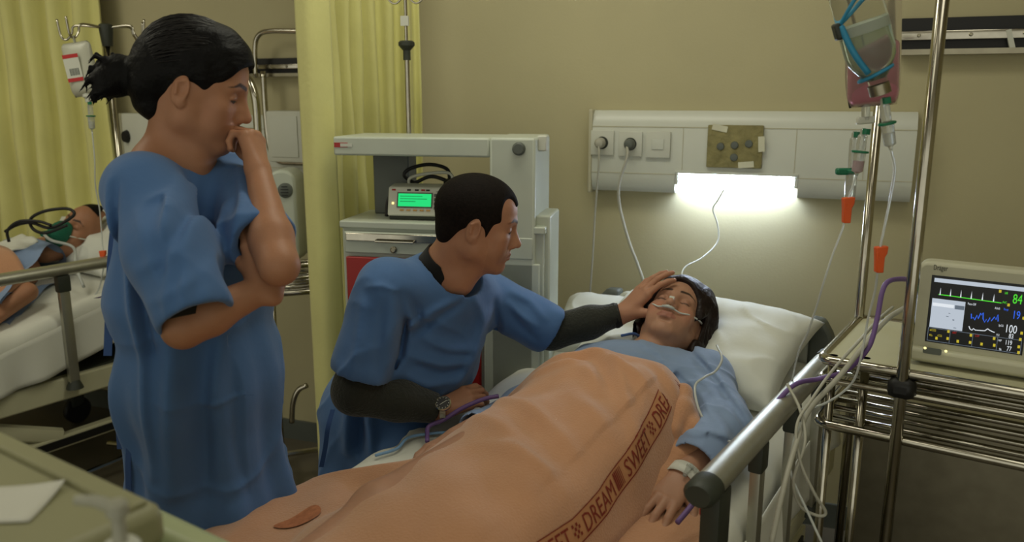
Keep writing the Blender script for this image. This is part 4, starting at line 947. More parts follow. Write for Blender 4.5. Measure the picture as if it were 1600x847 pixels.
# ================================================================== people: shared anatomy
def basis(o, fwd, up):
    """frame with +y forward, +z up, +x to the person's right"""
    y = Vector(fwd).normalized(); z = Vector(up); z = (z - y * z.dot(y)).normalized(); x = y.cross(z)
    return Matrix.Translation(o) @ Matrix((x, y, z)).transposed().to_4x4()
def basis_up(o, up, fwd):
    z = Vector(up).normalized(); y = Vector(fwd); y = (y - z * y.dot(z)).normalized(); x = y.cross(z)
    return Matrix.Translation(o) @ Matrix((x, y, z)).transposed().to_4x4()
def head_sdf(F, M, male=False, closed=False, look=0.):
    s = M.to_scale().x
    C = lambda a, b, ra, rb=None, k=.01, op='u', side=None, q=1.: F.cone(M @ Vector(a), M @ Vector(b), ra * s, (ra if rb is None else rb) * s, k * s, op, None if side is None else (M.to_3x3() @ Vector(side)), q)
    E_ = lambda c, r, k=.01, op='u', rot=None: F.ell(M, c, r, k * s, op, rot)
    E_((0, -.018, .036), (.073, .094, .080), .01)                         # skull
    E_((0, .012, .040), (.062, .076, .066), .03)                          # forehead
    E_((0, .030, -.030), (.056 if not male else .059, .055, .080), .03)   # face block
    jw = .045 if not male else .051
    for x in (-1, 1):
        C((x * jw, -.002, -.058), (x * .016, .062, -.099), .020, .015, .03)       # jaw line
        C((x * jw, -.004, -.058), (x * .058, -.008, -.015), .016, .014, .03)      # back of the jaw
        E_((x * .040, .056, -.024), (.020, .018, .018), .02)                      # cheekbones
        E_((x * .034, .052, -.052), (.020, .020, .024), .02)                      # cheeks
        C((x * .010, .083, .021), (x * .040, .068, .021), .0085 if male else .006, .006, .016)  # brow ridge
        E_((x * .031, .093, .001), (.017, .015, .0115), .014, 's')                # eye socket
        # eyeball with lids
        E_((x * .031, .0685, .001), (.0132, .0132, .0128), .003)
        if closed:
            for i in range(6):
                a0 = -1 + 2 * i / 6; a1 = -1 + 2 * (i + 1) / 6
                g = lambda a: (x * .031 + a * .0125, .0685 + .0135 * math.sqrt(max(0, 1 - (a * .93) ** 2)) , -.0035 - .003 * (1 - a * a))
                C(g(a0), g(a1), .0011, .0011, .0015, 's')
            E_((x * .031, .071, .004), (.0128, .0125, .009), .003)
        else:
            zc = -.002 - .004 * look
            C((x * .031 - .010, .0775, zc), (x * .031 + .010, .0775, zc), .0040, .0038, .0015, 's', (0, 0, 1), .5)
            C((x * .031 - .012, .0765, .0052 + zc + .001), (x * .031 + .012, .0755, .0047 + zc), .0030, .0026, .003)   # upper lid fold
        # ears
        R = Euler((math.radians(-10), 0, math.radians(x * -16))).to_matrix()
        E_((x * .0755, -.014, -.006), (.0062, .0175, .030), .004, 'u', R)
        E_((x * .074, -.010, -.028), (.0065, .010, .012), .005)
        E_((x * .083, -.009, -.004), (.0055, .0085, .016), .004, 's', R)
        C((x * .081, -.020, -.014), (x * .081, -.022, .008), .0022, .0022, .004); C((x * .081, -.022, .008), (x * .080, -.006, .016), .0022, .002, .004)
    # nose
    nl = .107 if male else .1035
    C((0, .081, .012), (0, nl - .001, -.032), .0076, .0092, .014)
    E_((0, nl - .003, -.035), (.0095, .0085, .008), .008)
    for x in (-1, 1):
        E_((x * .0115, nl - .013, -.0385), (.0066, .0085, .0065), .006)
        E_((x * .006, nl - .010, -.0465), (.0028, .0042, .0028), .002, 's')
        E_((x * .008, nl - .022, -.028), (.010, .014, .015), .012)
    # mouth
    E_((0, .070, -.066), (.027, .021, .022), .018)
    for x in (-1, 1):
        C((0, .0905, -.0625), (x * .011, .0895, -.0605), .0035, .0037, .004); C((x * .011, .0895, -.0605), (x * .0235, .079, -.0665), .0035, .0016, .004)
        C((0, .0890, -.0735), (x * .012, .0865, -.0725), .0046, .0042, .004); C((x * .012, .0865, -.0725), (x * .0225, .0785, -.0675), .004, .0016, .004)
        C((0, .0965, -.0675), (x * .012, .094, -.0672), .0016, .0015, .002, 's'); C((x * .012, .094, -.0672), (x * .025, .0825, -.0678), .0015, .001, .002, 's')
    E_((0, .086, -.083), (.016, .006, .005), .006, 's')
    E_((0, .066, -.100), (.017 if male else .014, .015, .014), .014)            # chin
def head_color(V, M, base, lip, brow=(.005, .004, .004), male=False, blush=.0):
    iv = np.array(M.inverted()); L = V @ iv[:3, :3].T + iv[:3, 3]; x, y, z = np.abs(L[:, 0]), L[:, 1], L[:, 2]
    c = np.tile(np.array(base), (len(V), 1)); near = (y > .03) & (np.abs(z) < .2) & (x < .1) & (y < .14)
    def mix(w, col_): nonlocal c; w = np.clip(w, 0, 1)[:, None] * near[:, None]; c = c * (1 - w) + np.array(col_) * w
    if blush: mix(blush * np.exp(-((x - .04) ** 2 + (z + .035) ** 2) / .0006), (base[0] * 1.15, base[1] * .75, base[2] * .72))
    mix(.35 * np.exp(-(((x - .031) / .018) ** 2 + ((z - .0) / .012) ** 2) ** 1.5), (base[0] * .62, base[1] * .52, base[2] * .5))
    zz = -.0675; w = np.clip(1.15 - (((x) / .025) ** 2 + ((z - zz) / .0095) ** 2), 0, 1) * 4; mix(np.minimum(w, .55) * (y > .072), lip)
    zb = .0235 + .006 * np.clip((x - .012) / .02, 0, 1) - .008 * np.clip((x - .034) / .018, 0, 1)
    th = .0042 * np.clip((x - .006) / .006, 0, 1) * np.clip((.053 - x) / .022, .25, 1)
    w = (np.clip((x - .008) / .004, 0, 1) * np.clip((.054 - x) / .004, 0, 1)) * np.clip((th - np.abs(z - zb)) / .0018 + .6, 0, 1); mix(w * (y > .045) * .9, brow)
    mix(np.clip((.0022 - np.abs(z + (.0045 if not male else .0005))) / .0012, 0, 1) * np.clip((.0135 - np.abs(x - .031)) / .002, 0, 1) * (y > .07) * .75, brow)   # lashes
    if male:
        w = np.clip((-.045 - z) / .02, 0, 1) * .22 + 0 * z; mix(w * (y > .0), (base[0] * .45, base[1] * .45, base[2] * .45))
    return c
def eyeball(name, M, x, parent, look=0.):
    s = M.to_scale().x
    o = MB().lathe([(max(.0002, .0124 * math.sin(math.pi * i / 14)), -.0124 * math.cos(math.pi * i / 14)) for i in range(15)], M @ Matrix.Translation((x * .031, .0685, .001 - .002)) @ Matrix.Rotation(-math.pi / 2 - look, 4, 'X'), 18)
    e = o.build(name, mat('eye_white', '#4d453e', .15, var=.03), parent, smooth=True)
    i = MB().lathe([(.0058, .0108), (.0045, .0120), (.0005, .01265)], M @ Matrix.Translation((x * .031, .0685, .001 - .002)) @ Matrix.Rotation(-math.pi / 2 - look, 4, 'X'), 14).build('iris', mat('dark_iris', '#120b07', .1, var=.05), e, smooth=True)
    return e
def hand_sdf(F, M, s, curls, spread=1., thumb=(.75, .6, -.25), tcurl=(.25, .35), scale=1.):
    """wrist at the origin of M, fingers along +y, back of the hand +z, thumb on the side s of +x"""
    R = M.to_3x3(); P = lambda v: M @ (Vector(v) * scale)
    kn = [(.0285, .088, .002), (.0095, .092, .005), (-.0095, .088, .004), (-.027, .079, .0)]
    ln = [(.040, .024, .019), (.044, .027, .020), (.040, .026, .020), (.031, .019, .017)]
    rd = [(.0095, .0085, .0077, .0064), (.0098, .0088, .0078, .0065), (.0093, .0083, .0074, .0062), (.0082, .0073, .0066, .0056)]
    sp = [.10, .02, -.06, -.17]
    nails = []
    F.cone(P((0, -.02, 0)), P((0, .012, 0)), .024 * scale, .025 * scale, .012, 'u', R @ Vector((0, 0, 1)), .72)
    for i in range(4):
        k = kn[i]; kx = k[0] * s
        F.cone(P((kx * .55, .008, -.001)), P((kx, k[1] - .004, k[2] - .003)), .0145 * scale, .0115 * scale, .014)
        p = Vector((kx, k[1], k[2])); a = 0.
        for j in range(3):
            a += curls[i][j]; sx = math.sin(sp[i] * spread * s) * (1 if curls[i][0] < 1 else .3); d = Vector((sx, math.cos(a), -math.sin(a))).normalized()
            q = p + d * ln[i][j]
            F.cone(P(p), P(q), rd[i][j] * scale, rd[i][j + 1] * scale, .003 if j else .006)
            if j == 2: nails.append((P(p.lerp(q, .72)), R @ d, R @ Vector((0, math.sin(a), math.cos(a)))))
            p = q
    F.cone(P((.016 * s, .022, -.010)), P((-.015 * s, .07, -.008)), .013 * scale, .011 * scale, .014)      # palm pads
    d = Vector((thumb[0] * s, thumb[1], thumb[2])).normalized(); p = Vector((.018 * s, .014, -.006))
    F.cone(P(p), P(p + d * .046), .0155 * scale, .0120 * scale, .014); p = p + d * .046
    for j, (L_, r0, r1) in enumerate(((.033, .0112, .0098), (.027, .0098, .0072))):
        d = (d + Vector((-s * tcurl[j] * .9, tcurl[j] * .55, -tcurl[j] * .25))).normalized(); q = p + d * L_
        F.cone(P(p), P(q), r0 * scale, r1 * scale, .004); p = q
    return nails
def fold_ridges(F, lst, k=.022):
    """cloth folds: soft ridges (positive radius) and valleys (negative) along polylines"""
    for pts, r in lst:
        for i in range(len(pts) - 1):
            F.cone(pts[i], pts[i + 1], abs(r), abs(r) * .8, k, 'u' if r > 0 else 's')
def joined(name, parts, material, parent):
    """parts: (V, Q, colours) pieces of one body"""
    off = 0; Vs, Qs, Cs = [], [], []
    for V, Q, C in parts: Vs.append(V); Qs.append(Q + off); Cs.append(C); off += len(V)
    return link(name, vq_mesh(name, np.concatenate(Vs), np.concatenate(Qs), np.concatenate(Cs)), material, parent)
def lin(h): return srgb(h)[:3]

def strands(name, M, c, r, pairs, n, seed, rad, material, parent, inv):
    """loose hairs running over the hair: arcs on an ellipsoid between pairs of directions"""
    rd = random.Random(seed); mb = MB(); c = Vector(c)
    for i in range(n):
        a, b = pairs[i % len(pairs)]
        j = lambda v, s_: Vector([x + rd.uniform(-s_, s_) for x in v]).normalized()
        a = j(a, .22); b = j(b, .20); P = []; k = 1.0 + rd.uniform(0, .022)
        for t in range(9):
            f = t / 8; d = a.slerp(b, f) if a.angle(b) > .01 else a
            P.append(inv @ (M @ (c + Vector((d.x * r[0], d.y * r[1], d.z * r[2])) * k)))
        mb.tube(P, [rad * (.5 + .5 * math.sin(math.pi * (.15 + .8 * q / 8))) for q in range(9)], 4)
    o = mb.build(name, material, parent, smooth=True); o['kind'] = 'stuff'; return o
SKIN_W, SKIN_M, SKIN_P, LIP = lin('#a5765a'), lin('#a97a60'), lin('#a87e66'), lin('#84463c')
def flat_col(V, base): return np.tile(np.array(base), (len(V), 1))
def bounds(pts, m): P = np.array([tuple(p) for p in pts]); return P.min(0) - m, P.max(0) + m

# ================================================================== the standing woman
wm = thing('person', 'standing woman with black hair in a bun, blue gown, fist at her mouth', 'person', Matrix.Translation((-.64, 1.6, 0)))
WI = wm.matrix_world.inverted()
def to_local(V, I): I = np.array(I); return V @ I[:3, :3].T + I[:3, 3]
hd = math.radians(8); hp = math.radians(15)
wfwd = Vector((math.cos(hd) * math.cos(hp), math.sin(hd) * math.cos(hp), -math.sin(hp)))
WH = basis(at(309, 139, 1.6), wfwd, (0.05, 0, 1)) @ Matrix.Scale(.965, 4)
nb = at(268, 266, 1.60)
rs, re, rw = at(232, 312, 1.455), at(286, 512, 1.335), at(420, 446, 1.425)
ls, le, lw = at(352, 270, 1.715), at(436, 415, 1.40), at(404, 270, 1.55)
F = Field(*bounds([at(215, 20, 1.5), at(400, 330, 1.75)], .06), .0022)
head_sdf(F, WH, False, False, .6)
F.cone(WH @ Vector((0, -.034, -.045)), nb, .046, .050, .03); F.cone(WH @ Vector((0, .012, -.085)), at(296, 258, 1.58), .026, .036, .03)
F.cone(nb + Vector((-.01, 0, -.015)), at(225, 278, 1.50), .042, .036, .04); F.cone(nb, at(325, 262, 1.70), .042, .034, .04)
F.cone(nb, nb + Vector((.01, 0, -.10)), .06, .07, .04, 'u', (.6, .8, 0), 1.4)
V, Q = F.mesh(); parts = [(V, Q, head_color(V, WH, SKIN_W, LIP, blush=.15))]
# right arm folded across, hand tucked behind the left elbow
F = Field(*bounds([re, rw, at(390, 320, 1.56), at(450, 330, 1.5), rs], .06), .0024)
F.cone(rs, re, .040, .032, .01); F.cone(re, re.lerp(rw, .3), .033, .035, .02); F.cone(re.lerp(rw, .3), rw, .035, .0245, .02)
hM = basis(rw, (at(400, 352, 1.50) - rw), Vector((.62, -.78, .0)))
hand_sdf(F, hM, -1, [(.10, .25, .2), (.15, .3, .2), (.2, .35, .25), (.25, .4, .25)], .5, (.30, .85, -.30), (.05, .1), .95)
V, Q = F.mesh(); parts.append((V, Q, flat_col(V, SKIN_W)))
# left arm raised, loose fist at the mouth
F = Field(*bounds([ls, le, lw, at(350, 170, 1.50), at(420, 150, 1.62)], .06), .0024)
F.cone(ls, le, .040, .032, .01); F.cone(le, le.lerp(lw, .3), .032, .034, .02); F.cone(le.lerp(lw, .3), lw, .034, .0235, .02)
hM2 = basis(lw, (at(393, 205, 1.595) - lw), Vector((.90, -.20, .20)))
hand_sdf(F, hM2, 1, [(.85, 1.25, .7), (.95, 1.3, .7), (1.0, 1.35, .7), (1.1, 1.4, .7)], .3, (.30, .8, -.55), (.25, .4), .92)
V, Q = F.mesh(); parts.append((V, Q, flat_col(V, SKIN_W)))
# trunk and legs under the gown, feet in dark slippers
F = Field((-.86, 1.38, 0), (-.42, 1.84, 1.30), .008)
F.cone((-.64, 1.6, 1.18), (-.64, 1.6, .9), .055, .07, .05, 'u', (.6, .8, 0), 1.4)
for y in (1.54, 1.66):
    F.cone((-.64, y, .88), (-.63, y, .48), .065, .05, .03); F.cone((-.63, y, .48), (-.65, y, .09), .048, .034, .03); F.cone((-.66, y, .045), (-.50, y, .03), .036, .028, .03)
V, Q = F.mesh(); parts.append((V, Q, flat_col(V, SKIN_W)))
joined('body', [(to_local(V, WI), Q, C) for V, Q, C in parts], M_SKIN, wm)
for x in (-1, 1):
    e = eyeball('eye', WH, x, None, -.35); e.parent = wm; e.matrix_parent_inverse = WI
# hair drawn back into a loose bun
F = Field(*bounds([WH @ Vector((0, .1, .15)), WH @ Vector((.1, -.24, -.11)), WH @ Vector((-.1, -.1, .1))], .03), .0024)
E_ = lambda c, r, k=.01, op='u', rot=None: F.ell(WH, c, r, k, op, rot)
E_((0, -.020, .044), (.080, .103, .090)); E_((0, .018, .060), (.066, .082, .068), .03); E_((0, -.085, .0), (.062, .045, .075), .03); E_((0, -.07, -.055), (.04, .028, .03), .02)
E_((0, .100, -.022), (.090, .074, .094), .008, 's')
for x in (-1, 1):
    E_((x * .090, .004, -.034), (.040, .034, .050), .01, 's')
E_((0, -.01, -.12), (.11, .06, .065), .01, 's')
E_((0, -.146, -.012), (.042, .040, .040), .012); E_((.012, -.158, -.030), (.035, .032, .030), .01)
n1 = wob(5, 10, 60, 160)
F.disp(lambda X, Y, Z: .0016 * n1(X, Y, Z))
rnd = random.Random(4)
for i in range(60):
    a = rnd.uniform(-1, 1); b = rnd.uniform(-1, .8)
    p = Vector((a * .03, -.160 + rnd.uniform(-.01, .02), -.014 + b * .028)); q = p + Vector((a * .012 + rnd.uniform(-.006, .006), rnd.uniform(-.034, -.006), b * .016 + rnd.uniform(-.022, .010)))
    r_ = q + Vector((rnd.uniform(-.008, .008), rnd.uniform(-.016, .006), rnd.uniform(-.030, -.004)))
    F.cone(WH @ p, WH @ q, .006, .0035, .006); F.cone(WH @ q, WH @ r_, .0032, .0012, .003)
V, Q = F.mesh(); link('hair', vq_mesh('hair', to_local(V, WI), Q), M_HAIR, wm)
strands('loose_hair', WH, (0, -.018, .046), (.0815, .104, .0915), [((.25, .75, .75), (.35, -1, .0)), ((.6, .5, .7), (.5, -1, -.1)), ((-.4, .6, .75), (-.3, -1, .0)), ((.9, .25, .45), (.55, -1, -.25)), ((.0, .6, .9), (.0, -1, .1))], 150, 11, .0011, mat('hair_sheen', '#171413', .45, var=.3, spec=.3), wm, WI)
# gown
F = Field((-.90, 1.24, .28), (-.36, 1.90, 1.47), .0046)
ax = lambda z, x=-.64: Vector((x, 1.6, z)); lat = (.6, .8, 0)
F.cone(ax(1.285, -.650), ax(1.12, -.642), .084, .112, .04, 'u', lat, 1.55); F.cone(ax(1.12, -.642), ax(.93), .112, .128, .04, 'u', lat, 1.30)
F.cone(ax(.93), ax(.62), .130, .146, .05, 'u', lat, 1.18); F.cone(ax(.62), ax(.24), .148, .166, .05, 'u', lat, 1.15)
F.cone(nb + Vector((-.005, 0, -.022)), at(222, 292, 1.47), .052, .056, .05); F.cone(nb + Vector((0, 0, -.018)), ls + Vector((0, 0, -.005)), .052, .052, .05)      # shoulders
s0, s1, s2 = at(222, 300, 1.46), at(262, 395, 1.385), at(298, 482, 1.335)
F.cone(s0, s1, .064, .068, .04); F.cone(s1, s2, .068, .066, .03)                                     # near sleeve
F.cone(ls, ls.lerp(le, .72), .056, .064, .03)                                                        # far sleeve
n1 = wob(51, 10, 10, 24, (1, 1, .35)); n2 = wob(52, 12, 30, 60, (1, 1, .5))
def gown_disp(X, Y, Z):
    th = np.arctan2(Y - 1.6, X + .64); g = np.clip((1.10 - Z) / .5, 0, 1)
    return -(g * (.012 * np.sin(7 * th + 1.2 * np.sin(3 * Z) + .4) + .005 * np.sin(13 * th + 2 * Z)) + .002 * n1(X, Y, Z) + .001 * n2(X, Y, Z) + .005 * rg_(X, Y, Z))
rg_ = ridged(wob(53, 6, 10, 24, (1, 1, .5)), 4)
F.disp(gown_disp)
folds(F, [([at(262, 268, 1.4), at(285, 330, 1.4), at(306, 400, 1.4), at(312, 470, 1.4)], .009, .012), ([at(278, 268, 1.4), at(312, 340, 1.4), at(330, 420, 1.4), at(335, 480, 1.4)], .006, .012), ([at(305, 300, 1.4), at(300, 350, 1.4), at(290, 400, 1.4)], -.010, .012),
          ([at(345, 270, 1.5), at(368, 320, 1.45), at(378, 380, 1.45)], .008, .014), ([at(330, 265, 1.5), at(352, 310, 1.45), at(372, 350, 1.45)], -.006, .012),
          ([at(330, 390, 1.4), at(338, 450, 1.4), at(322, 560, 1.4), at(318, 650, 1.4)], .008, .016), ([at(350, 395, 1.4), at(362, 450, 1.4), at(368, 500, 1.4)], .006, .012), ([at(250, 530, 1.4), at(258, 640, 1.4), at(254, 790, 1.4)], .012, .020), ([at(290, 530, 1.4), at(290, 640, 1.4), at(296, 800, 1.4)], -.010, .018),
          ([at(345, 480, 1.4), at(372, 600, 1.4), at(392, 790, 1.4)], .014, .020), ([at(385, 470, 1.45), at(418, 600, 1.4), at(440, 790, 1.4)], .014, .016), ([at(370, 480, 1.4), at(404, 620, 1.4), at(420, 790, 1.4)], -.012, .014), ([at(325, 560, 1.4), at(342, 680, 1.4), at(346, 810, 1.4)], -.008, .016),
          ([at(192, 280, 1.45), at(196, 400, 1.45), at(212, 560, 1.42), at(226, 760, 1.4)], .008, .010), ([at(204, 285, 1.45), at(210, 400, 1.45), at(226, 560, 1.42)], -.010, .009),
          ([at(228, 330, 1.38), at(246, 400, 1.32), at(262, 460, 1.3)], .005, .014), ([at(222, 420, 1.34), at(262, 400, 1.34), at(300, 380, 1.34)], .004, .012), ([at(240, 470, 1.32), at(290, 445, 1.30), at(318, 425, 1.32)], .003, .010), ([at(240, 310, 1.4), at(262, 298, 1.4), at(284, 316, 1.4)], .004, .006),
          ([at(230, 640, 1.4), at(300, 655, 1.4), at(380, 648, 1.4), at(440, 650, 1.4)], .003, .006)])
for a, b, L_, r in ((s1, s2, .012, .062), (ls, ls.lerp(le, .72), .01, .056)):
    d = (b - a).normalized(); p = b + d * L_
    F.ell(basis_up(p + d * .085, d, (1, 0, 0) if abs(d.x) < .9 else (0, 1, 0)), (0, 0, 0), (.16, .16, .080), .003, 's') if r > .06 else F.ell(basis_up(p + d * .082, d, (1, 0, 0)), (0, 0, 0), (.10, .10, .080), .003, 's')
    F.cone(b - d * .05, b + d * .2, r - .010, r - .004, .003, 's')
NM = basis_up(nb + Vector((.006, -.004, .016)), (.34, -.10, .93), (.8, -.6, 0))
F.ell(NM, (0, .006, .036), (.078, .072, .052), .005, 's')
F.plane((0, 0, .33), (0, 0, -1), .002)
V, Q = F.mesh(); V = smooth_verts(V, Q, 1); gown = link('gown', vq_mesh('gown', to_local(V, WI), Q), M_GOWN, wm)
def strip(name, path, w, m, parent, inv=None, th=.0015):
    P = spline(path, 6); mb = MB(); vs = []
    for i, p in enumerate(P): vs += [p + Vector((-w / 2, 0, 0)), p + Vector((w / 2, 0, 0)), p + Vector((w / 2, th, 0)), p + Vector((-w / 2, th, 0))]
    n = len(P); fs = [(0, 1, 2, 3), tuple(4 * (n - 1) + k for k in (3, 2, 1, 0))]
    for i in range(n - 1):
        for k in range(4): fs.append((4 * i + k, 4 * i + (k + 1) % 4, 4 * i + 4 + (k + 1) % 4, 4 * i + 4 + k))
    if inv is not None: vs = [inv @ v for v in vs]
    return mb.add(vs, fs).build(name, m, parent, smooth=False)
M_TIE = mat('dark_blue_tie', '#38558a', .8, var=.05)
strip('gown_tie', [at(182, 330, 1.52), at(176, 380, 1.50), at(172, 440, 1.50), at(170, 500, 1.50), at(168, 556, 1.50)], .016, M_TIE, gown, WI)
strip('gown_tie', [at(196, 545, 1.50), at(188, 600, 1.49), at(186, 660, 1.49), at(188, 702, 1.49)], .013, M_TIE, gown, WI)
strip('gown_tie', [at(206, 660, 1.49), at(200, 720, 1.48), at(201, 775, 1.48)], .011, M_TIE, gown, WI)
strip('sleeve_lining', [at(276, 512, 1.385), at(300, 500, 1.37), at(330, 485, 1.38)], .01, M_DARK, gown, WI) if False else None
_ud = (re - s1).normalized()
MB().tube([WI @ (re - _ud * .10), WI @ (re - _ud * .05), WI @ (re - _ud * .012)], [.046, .047, .043], 20).build('undersleeve', mat('dark_undersleeve', '#1d1a12', .9, var=.1), gown, smooth=False)
# ring on the right hand
rg = MB().tube([WI @ (at(406, 386, 1.455) + Vector((.011 * math.cos(a), .006 * math.sin(a), .003 * math.cos(a)))) for a in [2 * math.pi * i / 14 for i in range(15)]], .0022, 6).build('ring', M_CHROME, wm, smooth=True); rg['label'] = 'silver ring'

# ================================================================== the seated man
mn = thing('person', 'seated man with short black hair leaning over the bed, hand on patient\'s head', 'person', Matrix.Translation((-.40, 2.25, 0)))
MI = mn.matrix_world.inverted()
hd = math.radians(4); hp = math.radians(11)
mfwd = Vector((math.cos(hd) * math.cos(hp), math.sin(hd) * math.cos(hp), -math.sin(hp)))
MH = basis(at(748, 350, 2.0), mfwd, (.03, 0, 1)) @ Matrix.Scale(.99, 4)
mnb = at(688, 432, 2.03)
mrs, mre, mrw = at(606, 452, 1.93), at(556, 612, 1.885), at(688, 640, 1.935)
mls, mle, mlw = at(772, 470, 2.20), at(862, 518, 2.22), at(974, 490, 2.21)
F = Field(*bounds([at(680, 265, 1.9), at(830, 470, 2.15), at(640, 470, 2.0)], .05), .0024)
head_sdf(F, MH, True, False, .4)
F.cone(MH @ Vector((0, -.034, -.05)), mnb, .056, .060, .03); F.cone(MH @ Vector((0, .012, -.085)), at(716, 436, 2.0), .032, .044, .03)
F.cone(mnb, mnb + Vector((-.02, .02, -.06)), .06, .06, .04)
V, Q = F.mesh(); parts = [(V, Q, head_color(V, MH, SKIN_M, lin('#8a5248'), male=True))]
# right hand on the bed, holding the patient's arm
F = Field(*bounds([mre, mrw, at(770, 600, 2.08), at(700, 660, 1.9)], .07), .0024)
F.cone(mre, mrw, .035, .027, .01)
hM = basis(mrw, (at(742, 616, 1.99) - mrw), Vector((-.1, -.50, .82)))
hand_sdf(F, hM, -1, [(.25, .6, .4), (.35, .65, .4), (.4, .7, .4), (.45, .7, .4)], .5, (.45, .75, -.45), (.2, .25), .98)
V, Q = F.mesh(); parts.append((V, Q, flat_col(V, SKIN_M)))
# left arm reaching to the patient's head
F = Field(*bounds([mle, mlw, at(1070, 430, 2.2), at(1070, 500, 2.36)], .06), .0024)
F.cone(mle, mlw, .036, .027, .01)
hM3 = basis(mlw, (at(1022, 437, 2.215) - mlw), Vector((-.66, -.32, .68)))
hand_sdf(F, hM3, 1, [(.15, .30, .25), (.12, .28, .25), (.12, .30, .25), (.15, .35, .3)], .8, (.7, .7, -.35), (.1, .15), 1.0)
V, Q = F.mesh(); parts.append((V, Q, flat_col(V, SKIN_M)))
F = Field((-.72, 1.85, 0), (.1, 2.6, 1.05), .01)
hip = Vector((-.40, 2.27, .52)); msh = Vector((-.19, 2.10, .96))
F.cone(msh - Vector((.02, -.02, .06)), hip, .07, .10, .05)
for q in (-1, 1):
    h0 = hip + Vector((.07 * q, .06 * q, 0)); kn_ = h0 + Vector((.10, -.16, -.04)) if q < 0 else h0 + Vector((.24, .0, -.04))
    kn_ = Vector((-.30, 2.03, .48)) if q < 0 else Vector((-.18, 2.22, .48))
    F.cone(h0, kn_, .085, .062, .04); F.cone(kn_, Vector((kn_.x - .02, kn_.y + .04, .08)), .058, .04, .03); F.cone(Vector((kn_.x - .02, kn_.y + .04, .045)), Vector((kn_.x + .10, kn_.y - .04, .035)), .042, .034, .03)
V, Q = F.mesh(); parts.append((V, Q, flat_col(V, lin('#2b2b30'))))
joined('body', [(to_local(V, MI), Q, C) for V, Q, C in parts], M_SKIN, mn)
for x in (-1, 1):
    e = eyeball('eye', MH, x, None, -.2); e.parent = mn; e.matrix_parent_inverse = MI
# cropped hair
F = Field(*bounds([MH @ Vector((.1, .1, .14)), MH @ Vector((-.1, -.13, -.09))], .03), .0022)
E_ = lambda c, r, k=.01, op='u', rot=None: F.ell(MH, c, r, k, op, rot)
E_((0, -.019, .038), (.0775, .099, .086)); E_((0, .010, .046), (.064, .079, .067), .03); E_((0, -.068, -.02), (.054, .038, .052), .02)
for x in (-1, 1):
    E_((x * .066, .013, .0), (.008, .009, .028), .015)                                  # sideburn
    E_((x * .086, .000, -.024), (.030, .022, .034), .004, 's'); E_((x * .060, .084, .055), (.036, .036, .055), .008, 's')
E_((0, .100, -.03), (.100, .080, .094), .006, 's'); E_((0, .0, -.135), (.12, .085, .070), .006, 's')
V, Q = F.mesh(); link('hair', vq_mesh('hair', to_local(V, MI), Q), M_SHORTH, mn)
# black collar and dark grey sweater
M_SWEAT = mat('charcoal_knit', '#24261f', .9, var=.12, vscale=60, bump=.4, bscale=140, sheen=.2)
M_COLLAR = mat('black_knit', '#0a0a0b', .9, var=.1, vscale=60, sheen=.1)
F = Field(*bounds([at(640, 360, 1.9), at(770, 480, 2.2)], .07), .003)
nd_ = ((MH @ Vector((0, -.034, -.05))) - mnb).normalized(); nM = basis_up(mnb, nd_, (1, -.3, 0))
F.cone(mnb - nd_ * .05, mnb + nd_ * .055, .082, .067, .01)
F.cone(mnb - nd_ * .1, mnb + nd_ * .2, .063, .060, .003, 's'); F.ell(nM, (0, .055, .088), (.10, .085, .070), .005, 's'); F.ell(nM, (0, 0, .115), (.12, .12, .065), .004, 's')
V, Q = F.mesh(); link('collar', vq_mesh('collar', to_local(V, MI), Q), M_COLLAR, mn)
F = Field(*bounds([mrs, mre, mrw, mls, mle, mlw], .09), .0042)
n1 = wob(61, 12, 25, 70)
F.cone(mrs, mre, .056, .056, .02); F.cone(mre, mre.lerp(mrw, .5), .057, .050, .02); F.cone(mre.lerp(mrw, .5), mre.lerp(mrw, .90), .050, .038, .02)
F.cone(mls, mle, .056, .052, .02); F.cone(mle, mle.lerp(mlw, .55), .052, .044, .02); F.cone(mle.lerp(mlw, .55), mle.lerp(mlw, .92), .044, .036, .02)
F.disp(lambda X, Y, Z: -.0028 * n1(X, Y, Z))
for a, b in ((mre, mrw), (mle, mlw)):
    d = (b - a).normalized(); F.ell(basis_up(a.lerp(b, .92) + d * .058, d, (0, 0, 1)), (0, 0, 0), (.08, .08, .058), .002, 's')
V, Q = F.mesh(); sw = link('sweater', vq_mesh('sweater', to_local(V, MI), Q), M_SWEAT, mn)
for a, b in ((mre, mrw), (mle, mlw)):
    MB().tube([MI @ a.lerp(b, .86), MI @ a.lerp(b, .90), MI @ a.lerp(b, .955)], [.036, .037, .033], 16).build('cuff', M_COLLAR, sw, smooth=False)
# gown
F = Field((-.74, 1.72, .22), (.20, 2.55, 1.16), .005)
side = (mls - mrs).normalized()
F.cone(at(690, 462, 2.07), at(655, 560, 2.08), .105, .125, .05, 'u', side, 1.35)
F.cone(at(655, 560, 2.08), Vector((-.37, 2.22, .60)), .130, .150, .05, 'u', side, 1.2); F.cone(Vector((-.37, 2.22, .60)), Vector((-.40, 2.25, .20)), .155, .17, .05, 'u', side, 1.2)
F.cone(mnb + Vector((-.01, 0, -.035)), mrs, .070, .068, .06); F.cone(mnb + Vector((.01, 0, -.035)), mls, .068, .066, .06)
F.cone(mrs, mrs.lerp(mre, .74), .074, .080, .03); F.cone(mls, mls.lerp(mle, .86), .068, .072, .03)
F.cone(Vector((-.37, 2.2, .55)), Vector((-.27, 2.06, .52)), .13, .12, .05); F.cone(Vector((-.30, 2.06, .52)), Vector((-.34, 2.08, .20)), .10, .10, .05)
n1 = wob(71, 12, 12, 28); n2 = wob(72, 12, 34, 70)
